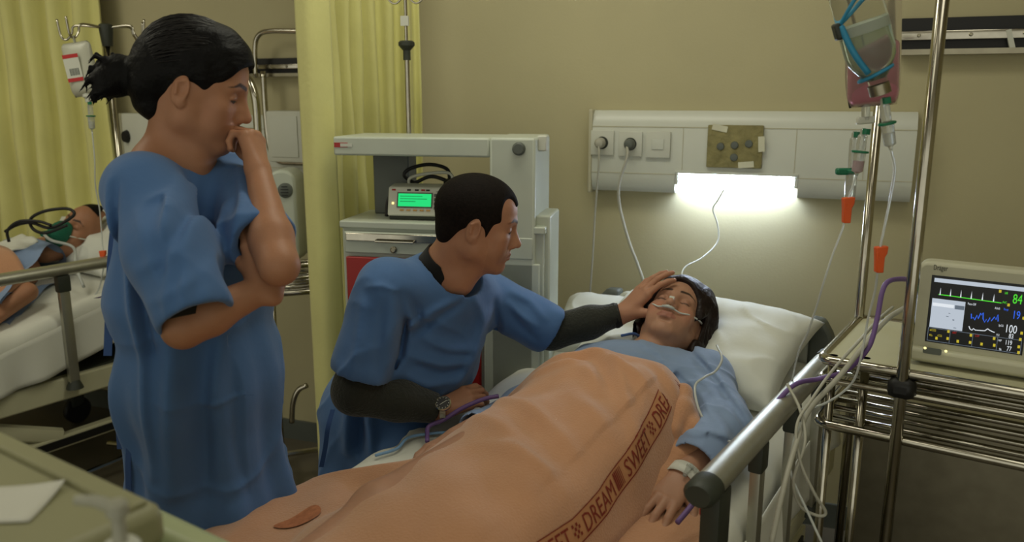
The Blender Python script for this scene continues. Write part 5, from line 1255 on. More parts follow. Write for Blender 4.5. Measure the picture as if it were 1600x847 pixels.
rg_ = ridged(wob(73, 6, 14, 30), 4); F.disp(lambda X, Y, Z: -(.003 * n1(X, Y, Z) + .0012 * n2(X, Y, Z) + .006 * rg_(X, Y, Z)))
folds(F, [([at(642, 512, 1.9), at(680, 488, 1.9), at(722, 462, 1.95)], .008, .011), ([at(648, 528, 1.9), at(690, 500, 1.9), at(718, 476, 1.95)], -.007, .010), ([at(640, 460, 1.9), at(652, 490, 1.9), at(664, 520, 1.9)], -.008, .010), ([at(628, 455, 1.9), at(632, 500, 1.9), at(622, 560, 1.9), at(606, 596, 1.9)], -.012, .012),
          ([at(660, 535, 1.9), at(700, 548, 1.95), at(750, 552, 2.0)], .008, .012), ([at(640, 560, 1.9), at(690, 570, 1.95), at(735, 565, 2.0)], .007, .012), ([at(632, 590, 1.9), at(670, 600, 1.95), at(715, 590, 2.0)], .008, .014), ([at(650, 578, 1.9), at(690, 586, 1.95), at(724, 578, 2.0)], -.007, .010),
          ([at(758, 500, 2.0), at(742, 560, 2.0), at(710, 612, 2.0)], .010, .014), ([at(772, 470, 2.1), at(778, 520, 2.1), at(765, 560, 2.05)], -.010, .010), ([at(740, 455, 2.0), at(750, 480, 2.0), at(756, 510, 2.0)], .006, .010),
          ([at(570, 470, 1.88), at(562, 530, 1.85), at(550, 585, 1.85)], .007, .014), ([at(600, 470, 1.86), at(592, 540, 1.83), at(592, 590, 1.83)], -.006, .012), ([at(575, 445, 1.88), at(600, 442, 1.88), at(624, 452, 1.88)], .004, .006),
          ([at(796, 470, 2.16), at(815, 490, 2.16), at(835, 500, 2.2)], .008, .010), ([at(800, 490, 2.16), at(815, 508, 2.16), at(838, 522, 2.2)], -.006, .010), ([at(800, 455, 2.16), at(828, 470, 2.16), at(850, 490, 2.2)], .006, .010),
          ([at(540, 640, 1.98), at(532, 725, 1.96)], .012, .016), ([at(570, 660, 1.95), at(574, 730, 1.93)], .012, .016), ([at(556, 650, 1.95), at(553, 730, 1.93)], -.010, .012)])
for a, b, L_, r in ((mrs, mrs.lerp(mre, .74), .015, .072), (mls, mls.lerp(mle, .86), .01, .064)):
    d = (b - a).normalized(); F.ell(basis_up(b + d * (L_ + .088), d, (0, 1, 0)), (0, 0, 0), (.15, .15, .085), .003, 's')
    F.cone(b - d * .02, b + d * .2, r - .010, r - .004, .003, 's')
F.ell(nM, (0, .016, .030), (.082, .088, .058), .005, 's')
F.plane((0, 0, .27), (0, 0, -1), .002)
V, Q = F.mesh(); V = smooth_verts(V, Q, 1); mg = link('gown', vq_mesh('gown', to_local(V, MI), Q), M_GOWN, mn)
strip('gown_tie', [at(520, 640, 1.99), at(512, 670, 1.97), at(508, 700, 1.97), at(502, 730, 1.97)], .012, M_TIE, mg, MI)
# wrist watch
wp = at(692, 631, 1.905); wd = (mrw - mre).normalized(); wM = basis_up(wp, Vector((.0, -.62, .78)), wd)
wt = thing('watch', None, None); wt.parent = mn; wt.matrix_parent_inverse = MI; wt.matrix_world = wM; wt['label'] = 'steel wrist watch with a black dial'
MB().lathe([(.019, -.006), (.021, -.002), (.021, .003), (.0185, .005)], None, 28).build('watch_case', M_CHROME, wt)
MB().lathe([(.0175, .0045), (.0172, .0052)], None, 28).build('dial', M_BLACK, wt)
for a, L_ in ((2.2, .012), (-.9, .009)): MB().box((math.cos(a) * L_ / 2, math.sin(a) * L_ / 2, .0056), (L_, .0012, .0006), Euler((0, 0, a)).to_matrix()).build('watch_hand', M_WHITEP, wt)
for k in range(12):
    a = k * math.pi / 6; MB().box((math.cos(a) * .0148, math.sin(a) * .0148, .0055), (.003, .0011, .0006), Euler((0, 0, a)).to_matrix()).build('hour_mark', M_WHITEP, wt)
for k in range(14):
    a = math.pi * 2 * (k + .5) / 14
    if k in (3,): continue
    ctr = Vector((0, 0, -.024)); MB().box(ctr + Vector((math.sin(a) * .0275, 0, math.cos(a) * .023)), (.0125, .015, .004), Euler((0, a, 0)).to_matrix(), bev=.0012).build('band_link', M_ALU, wt)
# the stool he sits on
sl_ = thing('stool', 'low round stool under the seated man', 'stool', Matrix.Translation((-.42, 2.28, 0)))
MB().lathe([(.15, .335), (.16, .345), (.16, .375), (.15, .385)], None, 24).build('seat', M_DARK, sl_)
for k in range(4):
    a = math.radians(45 + 90 * k); MB().tube([(math.cos(a) * .10, math.sin(a) * .10, .335), (math.cos(a) * .16, math.sin(a) * .16, 0.0)], .011, 8).build('leg', M_CHROME, sl_)

# ================================================================== the patient
pt = thing('person', 'patient lying asleep in the main bed with closed eyes and nasal oxygen tube', 'person', BED_M.copy())
PI_ = pt.matrix_world.inverted()
PH = basis_up(Vector((.452, 2.200, .884)), (.435, .762, .48), (-.098, -.484, .87)) @ Matrix.Scale(1.04, 4)
pn = B(.005, -.44, .775)
F = Field(*bounds([PH @ Vector((.1, .12, .13)), PH @ Vector((-.1, -.13, -.13)), B(-.1, -.55, .70), B(.1, -.5, .80)], .03), .0022)
head_sdf(F, PH, False, True)
F.cone(PH @ Vector((0, -.030, -.045)), pn, .048, .052, .03); F.cone(PH @ Vector((0, .012, -.085)), B(.005, -.46, .81), .028, .035, .03)
F.cone(pn, B(.005, -.60, .76), .07, .10, .05, 'u', tuple(U2), 1.4)
V, Q = F.mesh(); parts = [(V, Q, head_color(V, PH, SKIN_P, lin('#8f5048'), blush=.45))]
plw = B(.296, -.868, .718); ple = B(.318, -.66, .750); pls = B(.175, -.44, .775)
F = Field(*bounds([ple, plw, B(.20, -1.1, .68), B(.36, -1.1, .75)], .05), .0022)
F.cone(ple, plw, .036, .026, .01)
hM = basis(plw, B(.283, -1.0, .688) - plw, Vector((-.10, -.30, 1)))
hand_sdf(F, hM, -1, [(.12, .22, .18), (.14, .25, .18), (.14, .25, .18), (.16, .28, .2)], 1.5, (.60, .70, -.30), (.1, .1), 1.0)
V, Q = F.mesh(); parts.append((V, Q, flat_col(V, SKIN_P)))
prw = B(-.246, -.945, .700); pre = B(-.215, -.72, .714); prs = B(-.150, -.45, .752)
F = Field(*bounds([pre, prw, B(-.2, -1.13, .68), B(-.32, -1.13, .75)], .05), .0024)
F.cone(pre, prw, .036, .027, .01)
hM4 = basis(prw, B(-.262, -1.05, .695) - prw, Vector((-.25, .0, 1)))
hand_sdf(F, hM4, -1, [(.25, .40, .3), (.3, .45, .3), (.3, .45, .3), (.3, .5, .3)], .6, (.4, .8, -.4), (.1, .1), .95)
V, Q = F.mesh(); parts.append((V, Q, flat_col(V, SKIN_P)))
F = Field(*bounds([B(-.25, -1.8, .62), B(.25, -1.8, .62), B(.25, -.5, .9), B(-.25, -.5, .9)], .04), .009)
F.cone(B(0, -.55, .755), B(0, -.95, .735), .10, .10, .04, 'u', tuple(U2), 1.5)
for q in (-1, 1):
    F.cone(B(.08 * q, -1.0, .735), B(.085 * q, -1.38, .75), .075, .055, .04); F.cone(B(.085 * q, -1.38, .75), B(.08 * q, -1.70, .72), .05, .036, .03); F.cone(B(.08 * q, -1.72, .71), B(.09 * q, -1.74, .80), .034, .026, .03)
V, Q = F.mesh(); parts.append((V, Q, flat_col(V, SKIN_P)))
joined('body', [(to_local(V, PI_), Q, C) for V, Q, C in parts], M_SKIN, pt)
# hair spread on the pillow
F = Field(*bounds([PH @ Vector((.15, .1, .16)), PH @ Vector((-.15, -.14, -.14))], .03), .0024)
E_ = lambda c, r, k=.01, op='u', rot=None: F.ell(PH, c, r, k, op, rot)
E_((0, -.024, .045), (.086, .102, .092)); E_((0, .016, .058), (.070, .082, .072), .03); E_((-.03, -.06, .02), (.085, .06, .09), .03); E_((-.045, -.02, .055), (.068, .085, .085), .03)
for x in (-1, 1):
    E_((x * .080, -.030, -.055), (.022, .045, .075), .02); E_((x * .072, .012, .02), (.018, .035, .05), .015)
E_((0, .105, -.026), (.088, .080, .098), .008, 's'); E_((-.088, .012, -.018), (.034, .036, .036), .006, 's'); E_((0, .03, -.16), (.06, .09, .09), .01, 's')
n1 = wob(85, 10, 70, 180, (1, .6, .3)); F.disp(lambda X, Y, Z: .0018 * n1(X, Y, Z))
rnd = random.Random(9)
for i in range(14):
    a = rnd.uniform(-.9, .9); p = Vector((a * .05, .065 + rnd.uniform(-.02, .015), .10 + rnd.uniform(-.03, .01))); p = Vector((a * .06, .045, .105 - .02 * abs(a)))
    e = -1 if a < .2 else 1
    q = Vector((e * .078 + rnd.uniform(-.006, .006), .035 + rnd.uniform(-.02, .02), .055)); r_ = Vector((e * .094 + rnd.uniform(-.01, .01), -.02 + rnd.uniform(-.03, .02), -.02 + rnd.uniform(-.05, .02)))
    F.cone(PH @ p, PH @ q, .006, .006, .012); F.cone(PH @ q, PH @ r_, .006, .002, .008)
V, Q = F.mesh(); link('hair', vq_mesh('hair', to_local(V, PI_), Q), M_HAIRB, pt)
strands('loose_hair', PH, (-.006, -.024, .048), (.0885, .104, .094), [((-.1, .55, .95), (-1, .1, -.1)), ((-.25, .3, .95), (-1, -.3, -.5)), ((-.1, .1, 1), (-.9, -.6, -.2)), ((.15, .5, .95), (1, .2, .0)), ((-.3, .62, .8), (-1, .35, .15)), ((-.1, -.2, 1), (-.6, -.9, .1))], 150, 12, .0013, mat('brown_strands', '#2e1a13', .4, var=.4, vscale=60, spec=.4), pt, PI_)
# pale blue patient gown
F = Field(*bounds([B(-.42, -1.05, .62), B(.46, -1.05, .62), B(.4, -.32, .95), B(-.4, -.32, .95)], .03), .0048)
F.cone(B(0, -.50, .762), B(0, -.86, .735), .105, .085, .04, 'u', tuple(U2), 1.6)
F.cone(pls, prs, .075, .062, .05)
for a, b, c in ((pls, ple, plw), (prs, pre, prw)):
    k_ = 1. if a is pls else .72
    F.cone(a, b, .066 * k_, .060 * k_, .04); F.cone(b, b.lerp(c, .70), .060 * k_, .062 * k_, .03)
n1 = wob(91, 12, 14, 34); n2 = wob(92, 12, 40, 80); rg_ = ridged(wob(93, 6, 16, 34))
F.disp(lambda X, Y, Z: -(.003 * n1(X, Y, Z) + .0015 * n2(X, Y, Z) + .006 * rg_(X, Y, Z)))
for b, c in ((ple, plw), (pre, prw)):
    d = (c - b).normalized(); e = b.lerp(c, .74); F.ell(basis_up(e + d * .075, d, (0, 0, 1)), (0, 0, 0), (.10, .10, .070), .003, 's'); F.cone(e - d * .03, e + d * .15, .050 if b is ple else .036, .056 if b is ple else .040, .003, 's')
folds(F, [([at(1050, 580, 1.9), at(1085, 600, 1.9), at(1110, 640, 1.9)], .007, .010), ([at(1070, 560, 1.9), at(1110, 585, 1.9), at(1135, 630, 1.9)], -.006, .010), ([at(1100, 560, 1.9), at(1135, 600, 1.9), at(1150, 650, 1.9)], .006, .010), ([at(1060, 690, 1.6), at(1110, 680, 1.6), at(1140, 690, 1.6)], .006, .008), ([at(1075, 660, 1.6), at(1110, 655, 1.6), at(1150, 665, 1.6)], .006, .009),
          ([at(930, 545, 1.9), at(990, 540, 1.9), at(1050, 556, 1.9)], .005, .006), ([at(1000, 556, 1.9), at(1040, 570, 1.9), at(1064, 600, 1.9)], .004, .005)], 9)
gM = basis_up(pn + Vector((0, 0, .02)), A2 * .8 + Vector((0, 0, .6)), (0, 0, 1))
F.ell(gM, (0, .0, .045), (.082, .075, .062), .006, 's')
V, Q = F.mesh(); V = smooth_verts(V, Q, 1); pg = link('gown', vq_mesh('gown', to_local(V, PI_), Q), M_PGOWN, pt)
MB().tube([PI_ @ p for p in spline([B(-.02, -.395, .842), B(-.03, -.43, .868), B(-.045, -.48, .873)], 5)], .004, 6).build('neck_tie', M_TIE, pg, smooth=True)
# nasal cannula
cn = thing('nasal_cannula', 'clear oxygen cannula across the sleeping patient\'s nose and cheek', 'cannula', PH.copy())
cpts = [(-.080, -.004, .012), (-.072, .030, -.004), (-.052, .069, -.030), (-.030, .085, -.046), (-.012, .0985, -.050), (0, .1015, -.0505), (.012, .0985, -.050), (.030, .085, -.042), (.050, .072, -.026), (.068, .040, -.006), (.080, .0, .012)]
MB().tube(spline([Vector(p) for p in cpts], 6), .0022, 8).build('loop_tube', mat('white_tubing', '#d9dcd6', .25, trans=.1, var=.02), cn, smooth=True)
MB().tube([(-.016, .0985, -.050), (0, .103, -.0505), (.016, .0985, -.050)], [.0035, .0045, .0035], 10).build('nose_piece', M_TUBE, cn, smooth=True)
for x in (-1, 1): MB().tube([(x * .006, .1015, -.049), (x * .006, .0985, -.043)], .0022, 8).build('prong', M_TUBE, cn, smooth=True)
tp = MB().box((0, .104, -.026), (.013, .0016, .020), Euler((math.radians(-38), 0, 0)).to_matrix(), bev=.0006).build('nose_tape', M_WHITEP, cn)
# tape over the drip needle on the left hand
tpz = thing('wrist_dressing', 'white tape and clear connector on the patient\'s near hand', 'dressing', hM.copy())
hMl = basis(plw, B(.283, -1.0, .688) - plw, Vector((-.10, -.30, 1))); tpz.matrix_world = hMl
P = [(.0345 * math.cos(a), .000, .0002 + .0268 * math.sin(a)) for a in [math.pi * 2 * i / 28 for i in range(29)]]
mb = MB(); vs = []
for x, y, z in P: vs += [(x, y - .016, z), (x, y + .018, z * 1.0)]
mb.add(vs, [(2 * i, 2 * i + 1, 2 * i + 3, 2 * i + 2) for i in range(28)])
o = mb.build('tape', mat('medical_tape', '#cfd0c6', .7, var=.04, bump=.3, bscale=80), tpz, smooth=True); add_mod(o, 'SOLIDIFY', thickness=.0015, offset=1)
MB().tube([(-.012, -.012, .026), (-.014, .004, .029), (-.016, .026, .027)], [.005, .006, .004], 10).build('connector', M_CLEARP, tpz)
MB().tube([(-.028, -.008, .022), (-.02, -.004, .028), (-.006, -.006, .028)], .004, 8).build('connector', M_CLEARP, tpz)
# ================================================================== peach blanket over the patient
def lerp_tab(t, tab):
    for (a, x), (b, y) in zip(tab, tab[1:]):
        if t <= b: f = min(max((t - a) / (b - a), 0), 1); f = f * f * (3 - 2 * f); return x + (y - x) * f
    return tab[-1][1]
def lerp_lin(t, tab):
    xs, ys = zip(*tab); return float(np.interp(t, xs, ys))
HT = [(-1.90, .05), (-1.80, .13), (-1.70, .175), (-1.55, .135), (-1.38, .155), (-1.15, .165), (-.95, .190), (-.75, .212), (-.6, .212)]
WD = [(-1.90, .10), (-1.70, .15), (-1.40, .19), (-1.10, .205), (-.85, .215), (-.6, .212)]
UL = [(-1.90, -.545), (-1.26, -.545), (-1.19, -.50), (-1.12, -.36), (-1.05, -.275), (-.95, -.225), (-.80, -.235), (-.6, -.25)]
bn1 = wob(101, 10, 7, 17); bn2 = wob(102, 12, 22, 48); bn3 = wob(103, 8, 60, 110)
def top_edge(u): return -.655 - .10 * max(0, -u - .02) / .22 + .02 * math.sin(11 * u) - .05 * max(0, u - .15) / .1
RIDGES = [((-.16, -.76), (.02, -.70), .014, .016), ((-.02, -.705), (.18, -.80), .014, .016), ((-.14, -.80), (.0, -.77), .012, .014), ((.0, -.76), (.10, -.88), .014, .018), ((.06, -.74), (.21, -.94), .013, .016), ((.17, -.80), (.235, -1.0), .010, .014), ((-.19, -.90), (.16, -1.10), .012, .018), ((-.17, -1.02), (.02, -1.12), .009, .016), ((.0, -1.16), (.2, -1.20), .010, .018),((-.10, -.72), (.16, -1.02), .010, .035), ((.02, -.70), (.20, -.86), .010, .028), ((-.2, -.95), (.12, -1.18), .010, .04), ((-.16, -1.2), (.16, -1.42), .008, .05), ((-.35, -1.25), (-.15, -1.5), .010, .04), ((-.45, -1.3), (-.3, -1.6), .010, .03),
          ((.19, -.78), (.10, -.72), .012, .022), ((-.12, -.70), (-.2, -.84), .010, .02), ((.05, -.92), (.2, -1.0), .006, .02), ((-.05, -1.05), (.18, -1.28), .006, .025), ((-.05, -.76), (.06, -.84), .007, .018)]
def ridge_h(u, v):
    h = 0
    for (a, b), (c, d), amp, w in RIDGES:
        L2 = (c - a) ** 2 + (d - b) ** 2; t = ((u - a) * (c - a) + (v - b) * (d - b)) / L2; tt = min(max(t, 0), 1)
        q = math.hypot(u - a - tt * (c - a), v - b - tt * (d - b)); h += amp * math.exp(-(q / w) ** 2) * math.sin(math.pi * min(max(.12 + tt * .76, 0), 1))
    return h
def profile(v):
    """cross-section from the near hem (right) over the body to the far hem"""
    h, w = lerp_tab(v, HT), lerp_tab(v, WD); m = mat_z(v); ul = lerp_tab(v, UL); q = []
    q += [(w + .062, m + .012), (w + .060, m + .03), (w + .050, m + .30 * h), (w + .032, m + .55 * h), (w + .004, m + .80 * h), (w - .045, m + .945 * h), (w - .11, m + h), (0, m + h * 1.0), (-w + .11, m + .88 * h), (-w + .045, m + .60 * h)]
    A_ = [(-w + .0, m + .38 * h), (-w - .035, m + .20 * h), (-w - .075, m + .09 * h + .01), (-w - .13, m + .022), (-.36, m + .02), (-.425, m + .014), (-.452, m - .015), (-.462, m - .07), (-.470, m - .14)]
    B_ = [(-w + .035 - .006 * i, m + (.56 - .02 * i) * h) for i in range(9)]
    t = min(max((v + 1.24) / .11, 0), 1); t = t * t * (3 - 2 * t)
    q += [(a[0] + (b[0] - a[0]) * t, a[1] + (b[1] - a[1]) * t) for a, b in zip(A_, B_)]
    return q
_pc = {}
def prof_s(v):
    k = round(v, 4)
    if k not in _pc:
        P = spline([Vector((a, 0, b)) for a, b in profile(v)], 6); L = [0.]
        for i in range(len(P) - 1): L.append(L[-1] + (P[i + 1] - P[i]).length)
        _pc[k] = (P, L)
    return _pc[k]
def blanket_pt(s, v, off=0.):
    """surface point at the distance s along the section from the near hem"""
    P, L = prof_s(v); import bisect
    i = min(max(bisect.bisect_right(L, s) - 1, 0), len(P) - 2); f = (s - L[i]) / max(L[i + 1] - L[i], 1e-9); p = P[i].lerp(P[i + 1], min(max(f, 0), 1)); T = (P[i + 1] - P[i]).normalized()
    N_ = Vector((T.z, 0, -T.x)) if T.x < 0 or True else T
    if N_.z < -.3 or (N_.x < 0 and p.x > .15): N_ = -N_
    u = p.x; d = .0045 * float(bn1(u, v, 0)) + .0022 * float(bn2(u, v, 0)) + .0007 * float(bn3(u, v, 0)) + ridge_h(u, v)
    if u > .17: d *= .55
    edge = min(1, (s) / .03)
    q = p + N_ * (d * edge + off); v2 = v
    return Vector((q.x, v2, max(q.z, mat_z(v) - .2)))
NS, NVB = 120, 150
def bl_fn(a, b):
    v0, v1 = -1.885, -.60
    v = v0 + (v1 - v0) * b; P, L = prof_s(v); s = L[-1] * a; p = blanket_pt(s, v)
    # trim the head end along the edge line and roll it over
    te = top_edge(p.x); vv = v0 + (te - v0) * b
    P, L = prof_s(vv); p = blanket_pt(L[-1] * a, vv)
    roll = max(0, (b - .965) / .035); p.z -= .016 * roll * roll; p.z += .010 * math.exp(-((b - .955) / .02) ** 2)
    return p
blk = thing('blanket', 'peach orange blanket with red woven lettering over the sleeping patient', 'blanket', BED_M.copy())
o = link('blanket_cloth', grid_mesh('blanket_cloth', NS, NVB, bl_fn), M_BLANK, blk); add_mod(o, 'SOLIDIFY', thickness=.008, offset=1)
# woven border with its lettering, following the cloth along the near hem
SBT = [(-1.80, .05), (-1.35, .055), (-1.22, .052), (-1.12, .066), (-1.02, .090), (-.88, .130), (-.76, .165)]                                                   # border starts this far above the hem
def on_border(x, y, off): return blanket_pt(lerp_lin(x, SBT) + y, x, off)
def strip_on(name, y0, y1, v0, v1, off, m, parent, n=160):
    def fn(a, b): return on_border(v0 + (v1 - v0) * a, y0 + (y1 - y0) * b, off)
    return link(name, grid_mesh(name, n, 3, fn), m, parent)
M_BAND = mat('woven_band', '#b58058', .95, var=.08, vscale=60)
bd = strip_on('border_band', -.002, .042, -1.78, -.775, .0012, M_BAND, blk)
strip_on('border_line', -.004, -.0015, -1.78, -.775, .0020, M_PRINT, bd); strip_on('border_line', .0415, .0435, -1.78, -.775, .0020, M_PRINT, bd)
v = -.80; rep = 0
words = [('SWEET', 0), ('※', 1), ('DREAM', 0), ('#', 2)]
# reading from the foot upwards: the letters stand across the band, the line runs towards the head
v = -1.70
while v < -.84:
    for w_, kd in words:
        if kd == 0:
            me = text_mesh(w_, .047, res=2); bm = bmesh.new(); bm.from_mesh(me); bmesh.ops.triangulate(bm, faces=bm.faces[:]); bmesh.ops.subdivide_edges(bm, edges=[e for e in bm.edges if e.calc_length() > .006], cuts=2, use_grid_fill=False); bmesh.ops.triangulate(bm, faces=bm.faces[:]); bm.to_mesh(me); bm.free()
            wd_ = max(q.co.x for q in me.vertices) * .82
            for q in me.vertices: q.co = on_border(min(v + q.co.x * .82, -.775), .003 + q.co.y, .0026)
            link('lettering', me, M_PRINT, bd, smooth=True); v += wd_ + .010
        elif kd == 1:
            mb = MB()
            for i in range(4):
                for j in range(4):
                    if (i + j) % 2: 
                        x0, y0 = v + i * .006, .008 + j * .0066; mb.add([on_border(x0 + a, y0 + b, .0026) for a, b in ((0, 0), (.0052, 0), (.0052, .0058), (0, .0058))], [(0, 1, 2, 3)])
            me = bpy.data.meshes.new('woven_star'); me.from_pydata(mb.v, [], mb.f); link('woven_star', me, M_PRINT, bd); v += .034
        else:
            mb = MB()
            for i in range(6):
                x0 = v + i * .0055; mb.add([on_border(x0 + a, b, .0026) for a, b in ((0, .003), (.0042 - .0005 * i, .003), (.0042 - .0005 * i, .014), (.0042 - .0005 * i, .027), (.0042 - .0005 * i, .038), (0, .038), (0, .027), (0, .014))], [(0, 1, 2, 7), (7, 2, 3, 6), (6, 3, 4, 5)])
            me = bpy.data.meshes.new('woven_bars'); me.from_pydata(mb.v, [], mb.f); link('woven_bars', me, M_PRINT, bd); v += .042
# lower layer spread under the near hand, with a turned-up corner
def low_fn(a, b):
    v = -1.70 + .82 * b; u0, u1 = .20, .43 - .10 * max(0, (b - .72) / .28) ** 2; u = u0 + (u1 - u0) * a
    return (u, v, mat_z(v) + .009 + .005 * math.sin(14 * v + 9 * u) + .004 * math.sin(31 * u - 6 * v) + .02 * max(0, .35 - a) ** 2 + (.012 * max(0, a - .8) / .2 if .3 < b < .7 else 0))
o = link('lower_layer', grid_mesh('lower_layer', 40, 80, low_fn), M_BLANK, blk); add_mod(o, 'SOLIDIFY', thickness=.006, offset=1)
F = Field((.14, -1.02, .66), (.36, -.66, .92), .003)
def rl(pts, r, k=.012):
    for i in range(len(pts) - 1): F.cone(pts[i], pts[i + 1], r, r, k)
rl([(.235, -.70, .80), (.275, -.76, .775), (.268, -.82, .735), (.255, -.90, .70)], .022); rl([(.25, -.74, .79), (.295, -.78, .765), (.285, -.82, .735)], .014); rl([(.24, -.80, .745), (.255, -.88, .71), (.25, -.96, .69)], .024); rl([(.215, -.685, .83), (.235, -.73, .81), (.24, -.79, .78)], .022)
rl([(.262, -.75, .788), (.30, -.765, .782), (.315, -.79, .765)], .010)
nn = wob(111, 10, 40, 90); F.disp(lambda X, Y, Z: -.0022 * nn(X, Y, Z))
V, Q = F.mesh(); link('bunched_fold', vq_mesh('bunched_fold', V, Q), M_BLANK, blk)
# darker red woven motif near the foot
def s_at(u, v):
    P, L = prof_s(v); i = min(range(len(P) - 9), key=lambda i: abs(P[i].x - u)); return L[i]
MS = s_at(-.285, -1.40)
def motif(a, b):
    t = 2 * math.pi * a; v = -1.40 + .048 * b * math.cos(t); return blanket_pt(MS + .030 * b * math.sin(t) + .01 * b * math.cos(2 * t), v, .003)
link('woven_motif', grid_mesh('woven_motif', 24, 5, motif), mat('faded_print', '#a86a48', .95, var=.25, vscale=90), blk)

# thin lines lying on the sheet between the man and the patient
cable('oxygen_line', [B(-.375, -1.09, .676), B(-.362, -1.03, .674), B(-.382, -.965, .674), B(-.345, -.915, .676), B(-.31, -.897, .68), B(-.262, -.905, .69)], .0038, M_LBLUE, 'pale blue tube curving on the sheet beside the patient\'s far hand', 'tube')
cable('pressure_hose', [B(-.305, -.985, .69), B(-.33, -.955, .69), B(-.345, -.93, .70), B(-.318, -.905, .715), B(-.285, -.87, .742), B(-.25, -.83, .760), B(-.225, -.80, .764)], .0055, M_PURPLE, 'purple hose bending beside the man\'s wrist watch', 'hose')
# ================================================================== the masked patient in the far left bed
def NB(u, v, z): return NB_O + U2 * u + A2 * v + Vector((0, 0, z))
def nz(v): return MZ + NDZ + max(0., v + .85) * .25
pillow('bed_pillow', NB_M @ Matrix.Translation((.0, -.14, nz(-.14) + .07)) @ Euler((math.radians(28), 0, math.radians(4))).to_matrix().to_4x4(), .30, .20, .08, 41, 'white pillow behind the masked patient\'s head')
np_ = thing('person', 'patient in the far left bed wearing a green oxygen mask', 'person', NB_M.copy()); NI = NB_M.inverted()
NH = basis_up(NB(.045, -.215, nz(-.2) + .135), A2 * .62 + Vector((0, 0, .78)) + U2 * .22, A2 * -.60 + U2 * .35 + Vector((0, 0, .62))) @ Matrix.Scale(.98, 4)
npn = NB(.02, -.36, nz(-.36) + .12)
F = Field(*bounds([NH @ Vector((.1, .12, .13)), NH @ Vector((-.1, -.13, -.13)), npn], .05), .004)
head_sdf(F, NH, False, True); F.cone(NH @ Vector((0, -.03, -.045)), npn, .048, .052, .03)
V, Q = F.mesh(); parts = [(V, Q, head_color(V, NH, SKIN_W, LIP))]
ns_, ne_, nw_ = NB(.17, -.38, nz(-.38) + .09), NB(.27, -.56, nz(-.56) + .07), NB(.31, -.70, nz(-.70) + .045)
F = Field(*bounds([ne_, nw_, NB(.34, -.90, .68)], .05), .003)
F.cone(ne_, nw_, .036, .027, .01); hN = basis(nw_, NB(.27, -.86, nz(-.86) + .035) - nw_, Vector((.1, 0, 1)))
hand_sdf(F, hN, 1, [(.2, .35, .3)] * 4, .6, (.5, .75, -.4), (.1, .1), 1.0)
V, Q = F.mesh(); parts.append((V, Q, flat_col(V, SKIN_W)))
F = Field(*bounds([NB(-.2, -1.7, .66), NB(.2, -1.7, .66), NB(0, -.4, 1.0)], .08), .012)
F.cone(NB(0, -.45, nz(-.45) + .07), NB(0, -.9, nz(-.9) + .08), .07, .08, .04)
for q in (-1, 1): F.cone(NB(.08 * q, -.9, nz(-.9) + .07), NB(.08 * q, -1.65, nz(-1.6) + .06), .06, .04, .03)
V, Q = F.mesh(); parts.append((V, Q, flat_col(V, SKIN_W)))
joined('body', [(to_local(V, NI), Q, C) for V, Q, C in parts], M_SKIN, np_)
F = Field(*bounds([NH @ Vector((.1, .1, .14)), NH @ Vector((-.1, -.13, -.1))], .03), .004)
F.ell(NH, (0, -.022, .044), (.082, .100, .090)); F.ell(NH, (0, -.07, -.03), (.07, .04, .07), .03); F.ell(NH, (0, .105, -.026), (.092, .080, .094), .008, 's')
V, Q = F.mesh(); link('hair', vq_mesh('hair', to_local(V, NI), Q), M_HAIR, np_)
F = Field(*bounds([NB(-.3, -.95, .66), NB(.38, -.9, .66), NB(0, -.3, 1.1)], .06), .006)
F.cone(NB(0, -.42, nz(-.42) + .085), NB(0, -.95, nz(-.95) + .08), .10, .11, .04, 'u', tuple(U2), 1.7); F.cone(ns_, NB(-.17, -.38, nz(-.38) + .09), .07, .07, .05)
F.cone(ns_, ne_, .066, .062, .04); F.cone(ne_, ne_.lerp(nw_, .72), .062, .058, .03)
n1 = wob(121, 12, 16, 40); F.disp(lambda X, Y, Z: -.006 * n1(X, Y, Z))
d = (nw_ - ne_).normalized(); e = ne_.lerp(nw_, .72); F.ell(basis_up(e + d * .075, d, (0, 0, 1)), (0, 0, 0), (.10, .10, .070), .003, 's'); F.cone(e - d * .03, e + d * .15, .048, .054, .003, 's')
F.ell(basis_up(npn, A2 * .8 + Vector((0, 0, .6)), (0, 0, 1)), (0, .01, .05), (.08, .08, .06), .006, 's')
V, Q = F.mesh(); link('gown', vq_mesh('gown', to_local(V, NI), Q), M_PGOWN, np_)
# oxygen mask
mk = thing('oxygen_mask', 'pale green oxygen mask on the face of the far patient', 'mask', NH.copy())
M_MASK = mat('green_mask', '#3f8f74', .25, trans=.5, ior=1.2, var=.05)
F = Field((-.08, .04, -.14), (.08, .17, .05), .003); I4 = Matrix()
F.ell(I4, (0, .085, -.055), (.042, .060, .062), .01); F.ell(I4, (0, .085, -.055), (.038, .056, .058), .002, 's'); F.ell(I4, (0, .03, -.04), (.09, .055, .12), .003, 's'); F.cone((0, .135, -.07), (0, .160, -.085), .013, .012, .008)
V, Q = F.mesh(); link('mask_shell', vq_mesh('mask_shell', V, Q), M_MASK, mk)
MB().tube(spline([Vector((.04, .085, -.04)), Vector((.07, .04, -.02)), Vector((.083, -.02, .0))], 5), .003, 6).build('mask_strap', M_WHITEP, mk, smooth=True)
MB().tube(spline([Vector((-.04, .085, -.04)), Vector((-.07, .04, -.02)), Vector((-.083, -.02, .0))], 5), .003, 6).build('mask_strap', M_WHITEP, mk, smooth=True)
p_ = NH @ Vector((0, .160, -.085))
cable('oxygen_tube', [p_, p_ + U2 * .06 + Vector((0, 0, -.02)), NB(.20, -.34, nz(-.34) + .14), NB(.28, -.38, nz(-.38) + .09), NB(.36, -.40, nz(-.4) + .03)], .006, M_TUBE, 'wide clear tube from the green oxygen mask', 'tube')
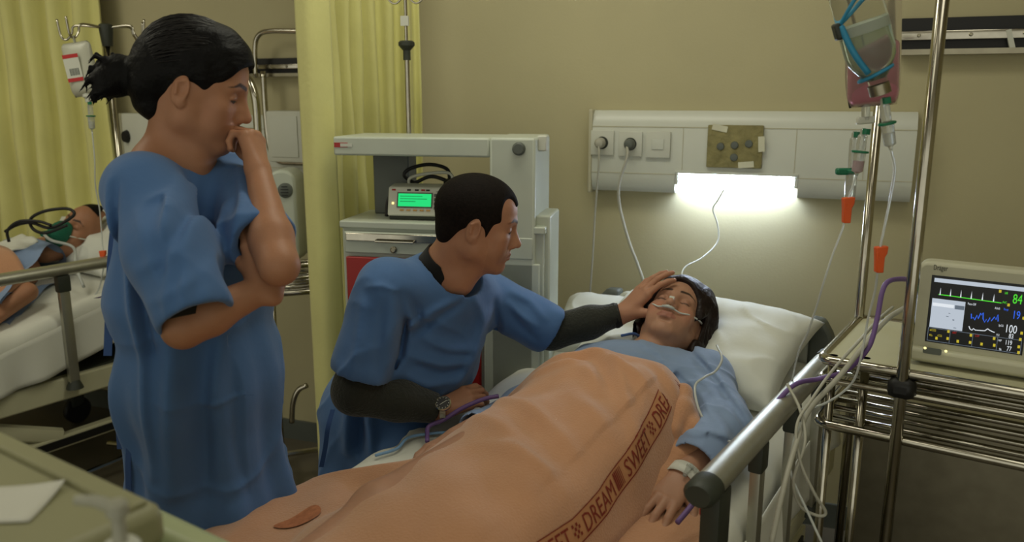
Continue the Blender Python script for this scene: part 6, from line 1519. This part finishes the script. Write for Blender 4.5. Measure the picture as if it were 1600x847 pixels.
# towel on the chest
tw = grid_mesh('towel', 18, 24, lambda a, b: NI @ NB(-.06 + .16 * a, -.42 - .22 * b, nz(-.42 - .22 * b) + .205 - .02 * (2 * a - 1) ** 2 + .006 * math.sin(9 * a + 12 * b)))
o = link('towel', tw, M_SHEET); o.matrix_world = NB_M; add_mod(o, 'SOLIDIFY', thickness=.006, offset=1); tag(o, 'small white towel on the masked patient\'s chest', 'towel')
# blanket
nbl = thing('blanket', 'peach blanket with woven lettering over the masked patient', 'blanket', NB_M.copy())
fold1 = wob(131, 10, 9, 26)
def nbz(u, v):
    b = .185 * math.exp(-(abs(u) / .235) ** 4) * (1 if v > -1.4 else .85); return nz(v) + .012 + b + .006 * float(fold1(u, v, 0))
def nfn(a, b):
    u = -.46 + .735 * a; te = -.53 - .08 * abs(u) + .02 * math.sin(9 * u); v = -1.85 + (te + 1.85) * b; return (u, v, nbz(u, v))
o = link('blanket_cloth', grid_mesh('blanket_cloth', 60, 90, nfn), M_BLANK, nbl); add_mod(o, 'SOLIDIFY', thickness=.008, offset=1)
me = text_mesh('SWEET DREAM', .06, res=2)
for q in me.vertices: x, y = q.co.x, q.co.y; u, v = .185 + y * .9, -1.02 + x * .95; q.co = (u, v, nbz(u, v) + .0105)
link('lettering', me, M_PRINT, nbl)
# black monitor cable in loops above the chest
L1 = [at(8, 362, 3.02), at(25, 352, 3.02), at(48, 348, 3.03), at(75, 356, 3.03), at(95, 350, 3.04), at(116, 335, 3.05), at(104, 326, 3.06), at(70, 330, 3.05), at(48, 342, 3.04), at(52, 358, 3.03), at(72, 364, 3.02), at(105, 352, 3.03)]
cable('monitor_cable', L1, .006, M_BLKCORD, 'looped black cable above the masked patient\'s chest', 'cable')
cable('monitor_cable', [at(14, 378, 3.0), at(12, 360, 3.0), at(30, 346, 3.01), at(60, 346, 3.02), at(80, 352, 3.02)], .0055, M_BLKCORD, 'second black cable loop beside the masked patient', 'cable')
o = strip('sleeve_cord', [at(190, 452, 2.72), at(178, 456, 2.73), at(166, 462, 2.74), at(150, 466, 2.75)], .02, M_PURPLE, None); tag(o, 'short purple strap on the far left mattress', 'strap')
